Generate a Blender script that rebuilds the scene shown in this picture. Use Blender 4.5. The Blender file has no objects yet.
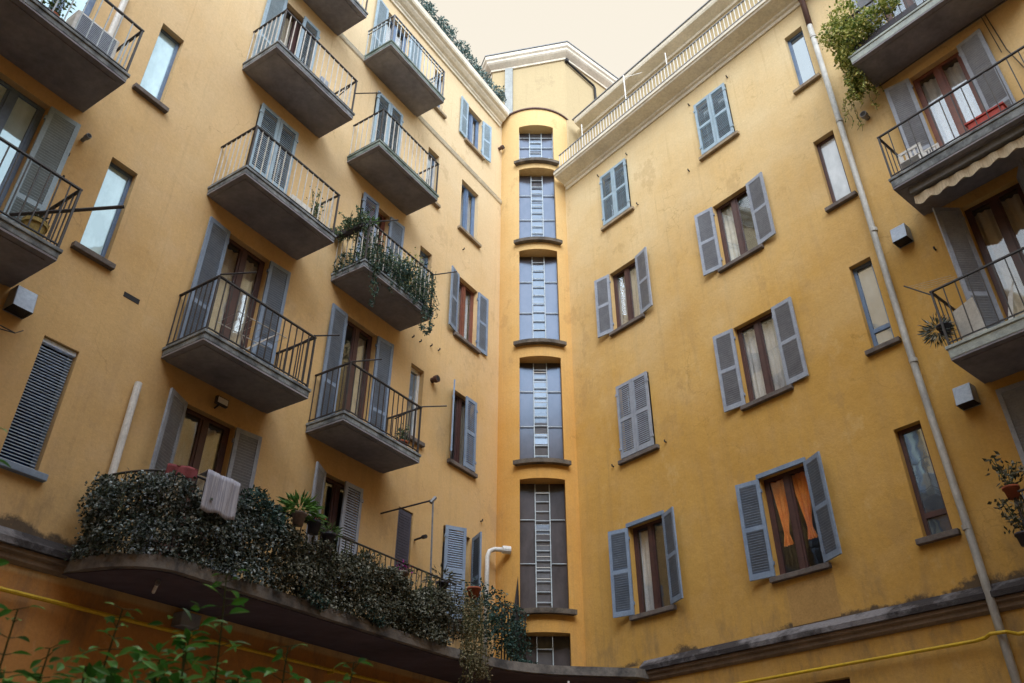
import bpy, bmesh, math, random
from mathutils import Vector
from math import sin, cos, radians as R_, pi
random.seed(7)
S = bpy.context.scene
COL = S.collection
# ------------------------------------------------------------------ camera
FPX, PIT, ROL, CH = 812.99, .576756, .00392278, 1.6
cam = bpy.data.cameras.new('camera'); co = bpy.data.objects.new('camera', cam); COL.objects.link(co)
cam.sensor_width = 36; cam.lens = 36*FPX/1024; cam.clip_start = .05; cam.clip_end = 2000
fw = Vector((0, cos(PIT), sin(PIT))); up0 = Vector((0, -sin(PIT), cos(PIT))); rt0 = Vector((1, 0, 0))
rt = rt0*cos(ROL)+up0*sin(ROL); up = -rt0*sin(ROL)+up0*cos(ROL)
from mathutils import Matrix
m = Matrix((rt, up, -fw)).transposed().to_4x4(); m.translation = Vector((0, 0, CH)); co.matrix_world = m
cam.dof.use_dof = True; cam.dof.focus_distance = 15; cam.dof.aperture_fstop = 3.2
S.camera = co
# ------------------------------------------------------------------ sky and sun
SUN_EL, SUN_AZ = 38, 176        # azimuth clockwise from +y: high behind the camera, thin bright overcast
w = bpy.data.worlds.new('World'); S.world = w; w.use_nodes = True
nt = w.node_tree; nt.nodes.clear()
def wn(t, **k):
    n = nt.nodes.new(t)
    for a, b in k.items(): setattr(n, a, b)
    return n
sky = wn('ShaderNodeTexSky', sky_type='NISHITA', sun_disc=False, sun_elevation=R_(SUN_EL), sun_rotation=R_(SUN_AZ))
bg1 = wn('ShaderNodeBackground'); bg1.inputs[1].default_value = .05
nt.links.new(sky.outputs[0], bg1.inputs[0])
tc = wn('ShaderNodeTexCoord'); dt = wn('ShaderNodeVectorMath', operation='DOT_PRODUCT')
nt.links.new(tc.outputs['Generated'], dt.inputs[0])
dt.inputs[1].default_value = (.12, -.83, .54)
ramp = wn('ShaderNodeValToRGB'); e = ramp.color_ramp.elements
# veil of bright thin cloud: cream where it is thinnest, brighter towards the hidden sun
e[0].position = .10; e[0].color = (.845, .755, .59, 1)
e[1].position = 1.0; e[1].color = (.86, .97, 1.12, 1)
e2 = ramp.color_ramp.elements.new(.62); e2.color = (.86, .93, 1.0, 1)
nt.links.new(dt.outputs['Value'], ramp.inputs[0])
mr = wn('ShaderNodeMapRange'); mr.inputs[1].default_value = .14; mr.inputs[2].default_value = 1; mr.inputs[3].default_value = .97; mr.inputs[4].default_value = 3.6
nt.links.new(dt.outputs['Value'], mr.inputs[0])
bg2 = wn('ShaderNodeBackground'); nt.links.new(ramp.outputs[0], bg2.inputs[0]); nt.links.new(mr.outputs[0], bg2.inputs[1])
ad = wn('ShaderNodeAddShader'); nt.links.new(bg1.outputs[0], ad.inputs[0]); nt.links.new(bg2.outputs[0], ad.inputs[1])
ow = wn('ShaderNodeOutputWorld'); nt.links.new(ad.outputs[0], ow.inputs[0])
sl = bpy.data.lights.new('sun', 'SUN'); so = bpy.data.objects.new('sun', sl); COL.objects.link(so)
sl.energy = 1.7; sl.angle = R_(35); sl.color = (1, .97, .92)
az = R_(SUN_AZ); sd = Vector((sin(az)*cos(R_(SUN_EL)), cos(az)*cos(R_(SUN_EL)), sin(R_(SUN_EL))))
so.rotation_euler = sd.to_track_quat('Z', 'Y').to_euler(); so.location = (0, -20, 50)
S.view_settings.view_transform = 'Standard'; S.view_settings.look = 'None'
S.view_settings.exposure = 0.17; S.view_settings.gamma = 1
S.render.engine = 'CYCLES'
S.cycles.max_bounces = 8; S.cycles.diffuse_bounces = 5; S.cycles.transparent_max_bounces = 12

# ------------------------------------------------------------------ materials
def nodemat(name):
    mt = bpy.data.materials.new(name); mt.use_nodes = True
    t = mt.node_tree; b = t.nodes['Principled BSDF']
    return mt, t, b
def N(t, typ, **k):
    n = t.nodes.new(typ)
    for a, b in k.items():
        if isinstance(a, str) and a.startswith('i_'): n.inputs[a[2:]].default_value = b
        else: setattr(n, a, b)
    return n
def mixc(t, fac, a, b, mode='MIX'):
    n = t.nodes.new('ShaderNodeMix'); n.data_type = 'RGBA'; n.blend_type = mode
    for i, v in ((0, fac), (6, a), (7, b)):
        if isinstance(v, (int, float)): n.inputs[i].default_value = v
        elif isinstance(v, tuple): n.inputs[i].default_value = v+(1,) if len(v) == 3 else v
        else: t.links.new(v, n.inputs[i])
    return n.outputs[2]
def noise(t, vec, scale, det=4, rough=.55):
    n = N(t, 'ShaderNodeTexNoise'); n.inputs['Scale'].default_value = scale; n.inputs['Detail'].default_value = det; n.inputs['Roughness'].default_value = rough
    t.links.new(vec, n.inputs['Vector']); return n.outputs[0]
def rampf(t, v, a, b, lo=0., hi=1.):
    n = N(t, 'ShaderNodeMapRange'); n.inputs[1].default_value = a; n.inputs[2].default_value = b; n.inputs[3].default_value = lo; n.inputs[4].default_value = hi
    t.links.new(v, n.inputs[0]); return n.outputs[0]
def scalev(t, vec, s):
    n = N(t, 'ShaderNodeMapping'); n.inputs['Scale'].default_value = s; t.links.new(vec, n.inputs['Vector']); return n.outputs[0]
def bump(t, b, h, dist, st=.5):
    n = N(t, 'ShaderNodeBump'); n.inputs['Strength'].default_value = st; n.inputs['Distance'].default_value = dist
    t.links.new(h, n.inputs['Height']); t.links.new(n.outputs[0], b.inputs['Normal'])
def pos(t):
    return N(t, 'ShaderNodeNewGeometry').outputs['Position']

def plaster(name, c1, c2, c3, pale, grime=(.16, .13, .10), gr=.35, low=None):
    """lime-washed stucco: big cloudy patches, vertical run marks, a paler top storey (part paint, part painted-in light), sooty specks"""
    mt, t, b = nodemat(name); p = pos(t)
    big = rampf(t, noise(t, p, .55, 6, .62), .35, .66)
    col = mixc(t, big, c1, c2)
    med = rampf(t, noise(t, p, 1.9, 6, .6), .46, .72)
    col = mixc(t, mul(t, med, .55), col, c3)
    streak = rampf(t, noise(t, scalev(t, p, (3.2, 3.2, .22)), 1.6, 5, .6), .5, .78)
    col = mixc(t, mul(t, streak, gr), col, grime_c(c1, grime))
    # upper storeys: pale plaster plus their stronger light painted into the colour
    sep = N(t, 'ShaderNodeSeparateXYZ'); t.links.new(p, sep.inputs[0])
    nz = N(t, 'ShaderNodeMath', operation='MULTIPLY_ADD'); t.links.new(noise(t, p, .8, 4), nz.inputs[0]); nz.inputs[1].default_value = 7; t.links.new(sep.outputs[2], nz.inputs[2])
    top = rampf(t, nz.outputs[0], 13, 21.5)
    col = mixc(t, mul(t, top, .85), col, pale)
    if low:                                              # the ground floor is painted a redder ochre
        lw = rampf(t, sep.outputs[2], 4.40, 4.44, 1, 0); col = mixc(t, lw, col, low)
    # repaired and damp patches with soft irregular outlines
    vo = noise(t, scalev(t, p, (1, 1, .7)), .9, 7, .72); pt_ = rampf(t, vo, .585, .63); col = mixc(t, mul(t, pt_, .30), col, tuple(.62*a+.05 for a in c2))
    vo2 = noise(t, scalev(t, p, (1.3, 1.3, .9)), 1.25, 7, .7); col = mixc(t, mul(t, rampf(t, vo2, .60, .67), .26), col, tuple(min(1, .5*a+.5*b_) for a, b_ in zip(c1, pale)))
    sp = rampf(t, noise(t, scalev(t, p, (1.4, 1.4, .5)), 2.2, 7, .7), .50, .70)
    zb = rampf(t, sep.outputs[2], 4.85, 6.2, .55, .0)
    dd = N(t, 'ShaderNodeMath', operation='MULTIPLY'); t.links.new(sp, dd.inputs[0]); t.links.new(zb, dd.inputs[1]); col = mixc(t, dd.outputs[0], col, (.14, .115, .09))
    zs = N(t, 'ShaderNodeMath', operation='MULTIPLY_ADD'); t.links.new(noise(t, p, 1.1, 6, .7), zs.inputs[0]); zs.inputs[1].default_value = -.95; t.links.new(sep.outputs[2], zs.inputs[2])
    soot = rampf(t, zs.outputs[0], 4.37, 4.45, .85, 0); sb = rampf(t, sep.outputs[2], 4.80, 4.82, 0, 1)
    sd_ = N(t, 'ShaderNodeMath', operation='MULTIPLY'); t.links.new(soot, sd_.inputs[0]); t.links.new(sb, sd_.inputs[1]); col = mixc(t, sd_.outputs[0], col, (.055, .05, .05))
    thin = rampf(t, noise(t, scalev(t, p, (9, 9, .30)), 1.3, 4, .6), .58, .74); col = mixc(t, mul(t, thin, .22), col, grime_c(c2, grime))
    crk = N(t, 'ShaderNodeTexVoronoi', feature='DISTANCE_TO_EDGE'); crk.inputs['Scale'].default_value = .55
    wv = N(t, 'ShaderNodeVectorMath', operation='MULTIPLY_ADD'); nz3 = N(t, 'ShaderNodeTexNoise'); nz3.inputs['Scale'].default_value = 1.6; nz3.inputs['Detail'].default_value = 6; t.links.new(p, nz3.inputs['Vector'])
    t.links.new(nz3.outputs['Color'], wv.inputs[0]); wv.inputs[1].default_value = (1.3, 1.3, 1.3); t.links.new(p, wv.inputs[2]); t.links.new(wv.outputs[0], crk.inputs['Vector'])
    ck = rampf(t, crk.outputs['Distance'], .0, .007, 1, 0); msk = rampf(t, noise(t, p, .6, 3), .50, .60)
    ckm = N(t, 'ShaderNodeMath', operation='MULTIPLY'); t.links.new(ck, ckm.inputs[0]); t.links.new(msk, ckm.inputs[1]); col = mixc(t, mul(t, ckm.outputs[0], .35), col, tuple(.5*a for a in c2))
    fine = rampf(t, noise(t, p, 24, 5, .7), .3, .75, .90, 1.06)
    col = mixc(t, 1., col, tocol(t, fine), 'MULTIPLY')
    t.links.new(col, b.inputs['Base Color']); b.inputs['Roughness'].default_value = .93
    b.inputs['Specular IOR Level'].default_value = .15
    h = N(t, 'ShaderNodeMath', operation='MULTIPLY_ADD'); t.links.new(noise(t, p, 45, 5, .7), h.inputs[0]); h.inputs[1].default_value = .25; t.links.new(noise(t, p, 4, 5, .6), h.inputs[2])
    bump(t, b, h.outputs[0], .02, .5)
    return mt
def mul(t, v, k):
    n = N(t, 'ShaderNodeMath', operation='MULTIPLY'); t.links.new(v, n.inputs[0]); n.inputs[1].default_value = k; return n.outputs[0]
def tocol(t, v):
    n = N(t, 'ShaderNodeCombineXYZ')
    for i in range(3): t.links.new(v, n.inputs[i])
    return n.outputs[0]
def grime_c(c, g): return tuple(.55*a+.45*b for a, b in zip(c, g))

def worn(name, c1, c2, sc=3., rough=.8, fine=25., bmp=.004, metal=0., spec=.3, stretch=(1, 1, 1), lo=.4, hi=.65):
    mt, t, b = nodemat(name); p = scalev(t, pos(t), stretch)
    f = rampf(t, noise(t, p, sc, 6, .65), lo, hi)
    col = mixc(t, f, c1, c2)
    fi = rampf(t, noise(t, p, fine, 4, .7), .3, .75, .82, 1.12)
    col = mixc(t, 1., col, tocol(t, fi), 'MULTIPLY')
    t.links.new(col, b.inputs['Base Color']); b.inputs['Roughness'].default_value = rough
    b.inputs['Metallic'].default_value = metal; b.inputs['Specular IOR Level'].default_value = spec
    if bmp: bump(t, b, noise(t, p, fine, 4, .7), bmp, .6)
    return mt
def leafmat(name, a, b_, c, rough=.5):
    mt, t, b = nodemat(name)
    g = N(t, 'ShaderNodeNewGeometry'); r = N(t, 'ShaderNodeValToRGB'); e = r.color_ramp.elements
    e[0].color = a+(1,); e[1].color = c+(1,); x = e.new(.55); x.color = b_+(1,)
    t.links.new(g.outputs['Random Per Island'], r.inputs[0]); t.links.new(r.outputs[0], b.inputs['Base Color'])
    b.inputs['Roughness'].default_value = rough; b.inputs['Specular IOR Level'].default_value = .35
    tr = N(t, 'ShaderNodeBsdfTranslucent'); t.links.new(r.outputs[0], tr.inputs[0])
    mx = N(t, 'ShaderNodeMixShader'); mx.inputs[0].default_value = .22
    t.links.new(b.outputs[0], mx.inputs[1]); t.links.new(tr.outputs[0], mx.inputs[2])
    t.links.new(mx.outputs[0], t.nodes['Material Output'].inputs[0])
    return mt
def glass(name, tint, refl, rcol=(1, 1, 1), opaque=None, rough=.03):
    """window pane: part mirror, part see-through (or a blind)"""
    mt = bpy.data.materials.new(name); mt.use_nodes = True; t = mt.node_tree; t.nodes.clear()
    o = N(t, 'ShaderNodeOutputMaterial'); mx = N(t, 'ShaderNodeMixShader')
    gl = N(t, 'ShaderNodeBsdfGlossy'); gl.inputs[0].default_value = rcol+(1,); gl.inputs['Roughness'].default_value = rough
    p = pos(t); bp = N(t, 'ShaderNodeBump'); bp.inputs['Strength'].default_value = .03; bp.inputs['Distance'].default_value = .05
    t.links.new(noise(t, p, 2.2, 2), bp.inputs['Height']); t.links.new(bp.outputs[0], gl.inputs['Normal'])
    if opaque:
        bk = N(t, 'ShaderNodeBsdfDiffuse'); gm = noise(t, scalev(t, p, (1.5, 1.5, .8)), 1.7, 5, .6); t.links.new(mixc(t, rampf(t, gm, .35, .65), tuple(.72*a for a in opaque), tuple(min(1, 1.2*a) for a in opaque)), bk.inputs[0])
    else:
        bk = N(t, 'ShaderNodeBsdfTransparent'); bk.inputs[0].default_value = tint+(1,)
    fr = N(t, 'ShaderNodeLayerWeight'); fr.inputs[0].default_value = .35
    f = rampf(t, fr.outputs['Fresnel'], 0, 1, refl, min(1., refl*2.2+.05))
    t.links.new(f, mx.inputs[0]); t.links.new(bk.outputs[0], mx.inputs[1]); t.links.new(gl.outputs[0], mx.inputs[2]); t.links.new(mx.outputs[0], o.inputs[0])
    return mt
M = {}
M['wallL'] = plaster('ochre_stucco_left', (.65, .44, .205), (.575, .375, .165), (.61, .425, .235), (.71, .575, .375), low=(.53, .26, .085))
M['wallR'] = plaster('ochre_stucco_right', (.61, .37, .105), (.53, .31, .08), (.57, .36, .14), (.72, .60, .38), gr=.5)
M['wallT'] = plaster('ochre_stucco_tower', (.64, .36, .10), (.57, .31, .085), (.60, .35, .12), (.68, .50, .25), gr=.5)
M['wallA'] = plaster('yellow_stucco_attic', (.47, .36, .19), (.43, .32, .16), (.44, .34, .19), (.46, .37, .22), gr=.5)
M['cream'] = worn('cream_cornice_paint', (.78, .72, .60), (.64, .59, .48), 1.5, .85, 18, .004)
M['cornR'] = worn('weathered_cream_cornice', (.82, .78, .67), (.66, .62, .53), 1.3, .85, 18, .004, stretch=(1, 1, 2))
M['bandt'] = worn('sooty_cement_band', (.20, .19, .20), (.045, .04, .042), .9, .95, 14, .03, lo=.42, hi=.52)
M['bandm'] = worn('band_moulding', (.26, .20, .15), (.17, .13, .10), 2., .9, 20, .006)
M['soffit'] = worn('balcony_soffit', (.28, .275, .30), (.19, .185, .215), 1.2, .92, 9, .006)
M['slab'] = worn('balcony_slab_concrete', (.28, .31, .33), (.10, .112, .125), 4.5, .95, 22, .012, lo=.36, hi=.62)
M['slabg'] = worn('mossy_balcony_slab', (.22, .27, .25), (.08, .115, .10), 4.5, .95, 22, .012)
M['slabp'] = worn('pale_painted_slab', (.44, .50, .48), (.30, .34, .34), 4, .9, 20, .008)
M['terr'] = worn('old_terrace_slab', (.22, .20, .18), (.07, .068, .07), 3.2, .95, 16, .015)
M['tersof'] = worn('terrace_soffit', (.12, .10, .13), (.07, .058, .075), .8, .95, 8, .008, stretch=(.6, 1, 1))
M['sill'] = worn('stone_sill', (.17, .145, .13), (.10, .085, .08), 5, .85, 30, .004)
M['sillL'] = worn('pale_stone_sill', (.34, .27, .18), (.20, .15, .11), 5, .85, 30, .004)
M['silld'] = worn('tower_sill_cement', (.15, .125, .10), (.06, .052, .045), 5, .95, 30, .01)
M['shut'] = worn('blue_grey_shutter_paint', (.22, .29, .40), (.175, .235, .335), 5, .6, 35, .001, spec=.4)
M['shutg'] = worn('grey_shutter_paint', (.31, .345, .41), (.25, .28, .34), 5, .6, 35, .001, spec=.4)
M['shutp'] = worn('pale_blue_shutter_paint', (.32, .43, .52), (.27, .37, .45), 5, .6, 35, .001, spec=.4)
M['shutd'] = worn('dark_slate_shutter_paint', (.10, .10, .135), (.075, .075, .105), 5, .7, 35, .001)
M['brown'] = worn('brown_window_wood', (.085, .038, .034), (.055, .027, .026), 5, .5, 30, .001, spec=.5)
M['brownl'] = worn('light_brown_window_wood', (.20, .065, .04), (.14, .048, .032), 5, .5, 30, .001, spec=.5)
M['bluef'] = worn('blue_grey_window_frame', (.14, .22, .36), (.11, .17, .29), 5, .5, 30, 0, spec=.5)
M['white'] = worn('white_paint', (.72, .72, .70), (.60, .60, .58), 4, .55, 30, 0, spec=.4)
M['wbar'] = worn('off_white_metal_bar', (.62, .60, .55), (.45, .43, .40), 6, .55, 30, 0)
M['twbar'] = worn('white_glazing_bar', (.50, .57, .62), (.38, .45, .50), 6, .55, 30, 0)
M['iron'] = worn('black_iron', (.03, .03, .034), (.05, .04, .038), 9, .55, 40, 0, spec=.5)
M['gbar'] = worn('grey_painted_iron', (.20, .21, .23), (.13, .14, .15), 9, .55, 40, 0, spec=.5)
M['zinc'] = worn('zinc_downpipe', (.52, .52, .49), (.33, .33, .32), 3, .6, 22, .002, metal=.1, stretch=(1, 1, .5))
M['rust'] = worn('brown_gutter_copper', (.13, .07, .055), (.09, .05, .045), 3, .6, 20, 0, metal=.2)
M['gas'] = worn('yellow_gas_pipe', (.70, .48, .03), (.55, .36, .03), 3, .5, 20, 0)
M['alu'] = worn('grey_blue_sheet_metal', (.33, .38, .45), (.26, .30, .37), 3, .45, 25, 0, metal=.3)
M['alup'] = worn('pale_grey_pilaster', (.36, .38, .37), (.30, .32, .31), 3, .8, 20, .003)
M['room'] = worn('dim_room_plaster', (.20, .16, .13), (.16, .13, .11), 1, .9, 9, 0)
M['curt'] = worn('cream_curtain', (.62, .55, .42), (.54, .47, .36), 6, .9, 60, 0)
M['curtw'] = worn('white_lace_curtain', (.70, .70, .68), (.60, .60, .60), 6, .9, 60, 0)
M['curto'] = worn('orange_curtain', (.95, .36, .08), (.85, .28, .06), 6, .9, 60, 0)
M['blind'] = worn('pale_roller_blind', (.68, .68, .62), (.60, .60, .56), 2, .8, 10, 0)
M['dark'] = worn('black_rubber', (.02, .02, .022), (.035, .03, .03), 3, .7, 20, 0)
M['terra'] = worn('terracotta_pot', (.38, .11, .055), (.28, .08, .045), 5, .85, 30, .002)
M['potd'] = worn('dark_plastic_pot', (.04, .04, .055), (.06, .055, .07), 5, .6, 30, 0)
M['potg'] = worn('grey_pot', (.30, .24, .23), (.24, .19, .18), 5, .8, 30, 0)
M['poty'] = worn('straw_basket', (.42, .33, .12), (.30, .23, .09), 20, .9, 60, .004)
M['towel'] = worn('striped_grey_towel', (.46, .46, .52), (.30, .30, .36), 9, .95, 80, .004, stretch=(9, 9, .12), lo=.45, hi=.52)
M['red'] = worn('dusty_red_blanket', (.24, .06, .065), (.17, .045, .05), 6, .95, 60, .006)
M['redp'] = worn('red_plastic', (.50, .05, .03), (.42, .05, .03), 6, .5, 30, 0)
M['awn'] = worn('cream_awning_cloth', (.60, .51, .36), (.42, .35, .25), 9, .9, 50, .002, stretch=(5, 5, .2))
M['pave'] = worn('courtyard_paving', (.24, .22, .20), (.17, .155, .14), .8, .9, 14, .01)
M['roof'] = worn('roof_tiles', (.20, .10, .07), (.13, .08, .06), 2, .9, 20, .02)
M['stem'] = worn('plant_stem', (.07, .09, .035), (.045, .06, .025), 5, .8, 20, 0)
M['cable'] = worn('dark_cable', (.10, .08, .06), (.06, .05, .04), 5, .8, 20, 0)
M['flower'] = worn('red_flower', (.65, .04, .05), (.55, .03, .08), 5, .7, 20, 0)
M['magenta'] = worn('magenta_flower', (.5, .03, .35), (.4, .03, .3), 5, .7, 20, 0)
M['ivy'] = leafmat('ivy_leaf', (.018, .028, .020), (.075, .10, .075), (.40, .47, .48), .36)  # palest leaves carry the bluish-white gloss highlights in their colour
M['ivyo'] = leafmat('olive_ivy_leaf', (.024, .028, .016), (.085, .09, .055), (.32, .32, .26), .42)
M['pale'] = leafmat('pale_trailing_leaf', (.08, .07, .035), (.24, .21, .11), (.42, .38, .24), .6)
M['teal'] = leafmat('blue_green_leaf', (.012, .035, .030), (.03, .075, .06), (.10, .19, .17), .5)
M['grn'] = leafmat('green_leaf', (.03, .06, .015), (.07, .13, .035), (.14, .22, .07), .5)
M['fern'] = leafmat('fern_leaf', (.04, .10, .02), (.09, .21, .045), (.16, .32, .07), .5)
M['vine'] = leafmat('yellow_green_vine_leaf', (.07, .13, .02), (.28, .34, .07), (.72, .68, .25), .5)
M['near'] = leafmat('near_shrub_leaf', (.03, .10, .022), (.08, .27, .045), (.22, .48, .12), .33)
M['hedge'] = leafmat('hedge_leaf', (.03, .06, .055), (.10, .17, .16), (.34, .46, .44), .5)
M['basket'] = leafmat('mixed_balcony_leaf', (.025, .06, .035), (.08, .16, .09), (.34, .40, .26), .5)
M['g_dark'] = glass('window_glass', (.97, .97, .97), .06, (.85, .93, 1))
M['g_sky'] = glass('bright_window_glass', (1, 1, 1), .20, (.70, .92, 1.0), opaque=(.50, .66, .72))  # pale cyan backing stands in for the reflected sky
M['g_frost'] = glass('blind_backed_glass', (1, 1, 1), .22, opaque=(.15, .19, .22))
M['g_blue'] = glass('blue_backed_glass', (1, 1, 1), .30, (.85, .95, 1), opaque=(.10, .13, .17))
M['g_navy'] = glass('navy_backed_glass', (1, 1, 1), .04, (.6, .75, 1), opaque=(.012, .022, .06))
M['g_white'] = glass('white_blind_glass', (1, 1, 1), .12, (.85, .95, 1.0), opaque=(.50, .52, .55))
M['g_tower'] = glass('stair_glass', (1, 1, 1), .05, (.42, .60, .88), opaque=(.085, .074, .078), rough=.2)
M['g_tc'] = glass('stair_louvre_glass', (1, 1, 1), .06, (.45, .65, .90), opaque=(.12, .115, .125), rough=.15)

# ------------------------------------------------------------------ wall frames
aL, aR, DL, DR = .57816, .68794, 9.73, 12.0
LD = Vector((sin(aL), cos(aL), 0)); LN = Vector((cos(aL), -sin(aL), 0))
RD = Vector((-sin(aR), cos(aR), 0)); RN = Vector((-cos(aR), -sin(aR), 0))
def TL(u, o, z): return LD*u+LN*(o-DL)+Vector((0, 0, z))
def TR(u, o, z): return RD*u+RN*(o-DR)+Vector((0, 0, z))
def TW(x, y, z): return Vector((x, y, z))
BC = Vector((1.68, 17.2, 0)); BR = Vector((.775, .632, 0)).normalized(); BRn = Vector((.632, -.775, 0)).normalized()
BL = Vector((-.977, .215, 0)).normalized(); BLn = Vector((-.215, -.977, 0)).normalized()
def TBr(s, o, z): return BC+BR*s+BRn*o+Vector((0, 0, z))
def TBl(s, o, z): return BC+BL*s+BLn*o+Vector((0, 0, z))

class MB:
    def __init__(s, T=TW): s.T = T; s.v = []; s.f = []
    def add(s, pts, faces, raw=False):
        b = len(s.v); s.v += [Vector(p) if raw else s.T(*p) for p in pts]; s.f += [tuple(i+b for i in f) for f in faces]
    def box(s, u0, u1, o0, o1, z0, z1):
        p = [(u, o, z) for u in (u0, u1) for o in (o0, o1) for z in (z0, z1)]
        s.add(p, [(0, 1, 3, 2), (4, 6, 7, 5), (0, 4, 5, 1), (2, 3, 7, 6), (0, 2, 6, 4), (1, 5, 7, 3)])
    def quad(s, a, b, c, d): s.add([a, b, c, d], [(0, 1, 2, 3)])
    def tube(s, pts, r, n=6, raw=False, cap=True):
        P = [Vector(p) if raw else s.T(*p) for p in pts]; rr = r if isinstance(r, (list, tuple)) else [r]*len(P)
        vs = []; fs = []
        pa = None
        for i, p in enumerate(P):
            a = (P[min(i+1, len(P)-1)]-P[max(i-1, 0)]).normalized()
            ref = Vector((0, 0, 1)) if abs(a.z) < .9 else Vector((1, 0, 0))
            if pa is None: x = a.cross(ref).normalized()
            else:
                x = pa-a*pa.dot(a); x = x.normalized() if x.length > 1e-4 else a.cross(ref).normalized()
            pa = x; y = a.cross(x)
            for k in range(n):
                t = 2*pi*k/n; vs.append(p+(x*cos(t)+y*sin(t))*rr[i])
        for i in range(len(P)-1):
            for k in range(n):
                fs.append((i*n+k, i*n+(k+1) % n, (i+1)*n+(k+1) % n, (i+1)*n+k))
        if cap: fs.append(tuple(range(n))[::-1]); fs.append(tuple((len(P)-1)*n+k for k in range(n)))
        s.add(vs, fs, raw=True)
    def prism(s, prof, u0, u1):
        n = len(prof); s.add([(u0, a, b) for a, b in prof]+[(u1, a, b) for a, b in prof],
            [(i, (i+1) % n, n+(i+1) % n, n+i) for i in range(n)]+[tuple(range(n))[::-1], tuple(range(n, 2*n))])
    def build(s, name, mat, parent=None, smooth=False, loc=None, bevel=0, fixn=True):
        me = bpy.data.meshes.new(name)
        if parent is not None: base = parent['_b'] if '_b' in parent else (0, 0, 0)
        else: base = loc if loc is not None else (0, 0, 0)
        base = Vector(base)
        me.from_pydata([tuple(v-base) for v in s.v], [], s.f); me.update()
        if fixn:
            bm = bmesh.new(); bm.from_mesh(me); bmesh.ops.recalc_face_normals(bm, faces=bm.faces); bm.to_mesh(me); bm.free()
        if smooth: me.shade_smooth()
        o = bpy.data.objects.new(name, me); COL.objects.link(o)
        me.materials.append(M[mat] if isinstance(mat, str) else mat)
        if parent is not None: o.parent = parent
        else: o.location = base
        o['_b'] = list(base)
        if bevel:
            mo = o.modifiers.new('bevel', 'BEVEL'); mo.width = bevel; mo.segments = 2; mo.limit_method = 'ANGLE'
        return o
def thing(name, loc, label, cat, group=None):
    o = bpy.data.objects.new(name, None); COL.objects.link(o); o.location = loc; o.empty_display_size = .2
    o['_b'] = list(loc); o['label'] = label; o['category'] = cat
    if group: o['group'] = group
    return o
def tag(o, label, cat, group=None):
    o['label'] = label; o['category'] = cat
    if group: o['group'] = group
    return o

# ------------------------------------------------------------------ ground
g = MB(); g.quad((-400, -400, 0), (400, -400, 0), (400, 400, 0), (-400, 400, 0))
g.build('ground', 'pave')['kind'] = 'structure'

# ------------------------------------------------------------------ the wings of the building
left = thing('apartment_building', TL(8, 0, 0), 'ochre stuccoed courtyard wing on the left, with stacked concrete balconies and a cream cornice', 'building')
right = thing('apartment_building', TR(8, 0, 0), 'ochre stuccoed courtyard wing on the right, with blue-grey shuttered windows under a terrace cornice', 'building')
tower = thing('stair_tower', (.69, 17.6, 0), 'narrow rounded ochre stair tower in the corner, with one column of tall windows', 'tower')

REV = .20
def wall_with_holes(T, u0, u1, z0, z1, holes, parent, mat, room=True):
    us = sorted({u0, u1}|{h[0] for h in holes}|{h[1] for h in holes}); zs = sorted({z0, z1}|{h[2] for h in holes}|{h[3] for h in holes})
    m = MB(T)
    for i in range(len(us)-1):
        for j in range(len(zs)-1):
            uc = (us[i]+us[i+1])/2; zc = (zs[j]+zs[j+1])/2
            if any(h[0] < uc < h[1] and h[2] < zc < h[3] for h in holes): continue
            m.quad((us[i], 0, zs[j]), (us[i+1], 0, zs[j]), (us[i+1], 0, zs[j+1]), (us[i], 0, zs[j+1]))
    for a, b, c, d in holes:
        for q in (((a, 0, c), (a, 0, d), (a, -REV, d), (a, -REV, c)), ((b, 0, c), (b, -REV, c), (b, -REV, d), (b, 0, d)),
                  ((a, 0, d), (b, 0, d), (b, -REV, d), (a, -REV, d)), ((a, 0, c), (a, -REV, c), (b, -REV, c), (b, 0, c))):
            m.quad(*q)
    bm_o = m.build('wall', mat, parent, fixn=False)
    bm = bmesh.new(); bm.from_mesh(bm_o.data); bmesh.ops.remove_doubles(bm, verts=bm.verts, dist=1e-4); bmesh.ops.recalc_face_normals(bm, faces=bm.faces); bm.to_mesh(bm_o.data); bm.free()
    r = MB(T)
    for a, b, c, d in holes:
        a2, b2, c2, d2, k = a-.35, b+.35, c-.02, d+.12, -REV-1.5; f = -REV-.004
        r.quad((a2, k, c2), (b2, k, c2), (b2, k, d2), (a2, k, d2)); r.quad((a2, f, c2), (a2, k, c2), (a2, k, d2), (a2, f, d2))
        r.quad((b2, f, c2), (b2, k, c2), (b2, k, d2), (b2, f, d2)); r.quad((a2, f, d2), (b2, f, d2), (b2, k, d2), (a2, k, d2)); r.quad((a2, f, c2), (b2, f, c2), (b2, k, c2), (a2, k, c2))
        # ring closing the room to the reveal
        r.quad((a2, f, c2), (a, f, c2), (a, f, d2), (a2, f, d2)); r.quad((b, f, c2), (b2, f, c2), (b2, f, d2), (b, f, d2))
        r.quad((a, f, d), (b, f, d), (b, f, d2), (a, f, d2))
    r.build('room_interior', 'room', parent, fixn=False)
    return bm_o

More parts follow.
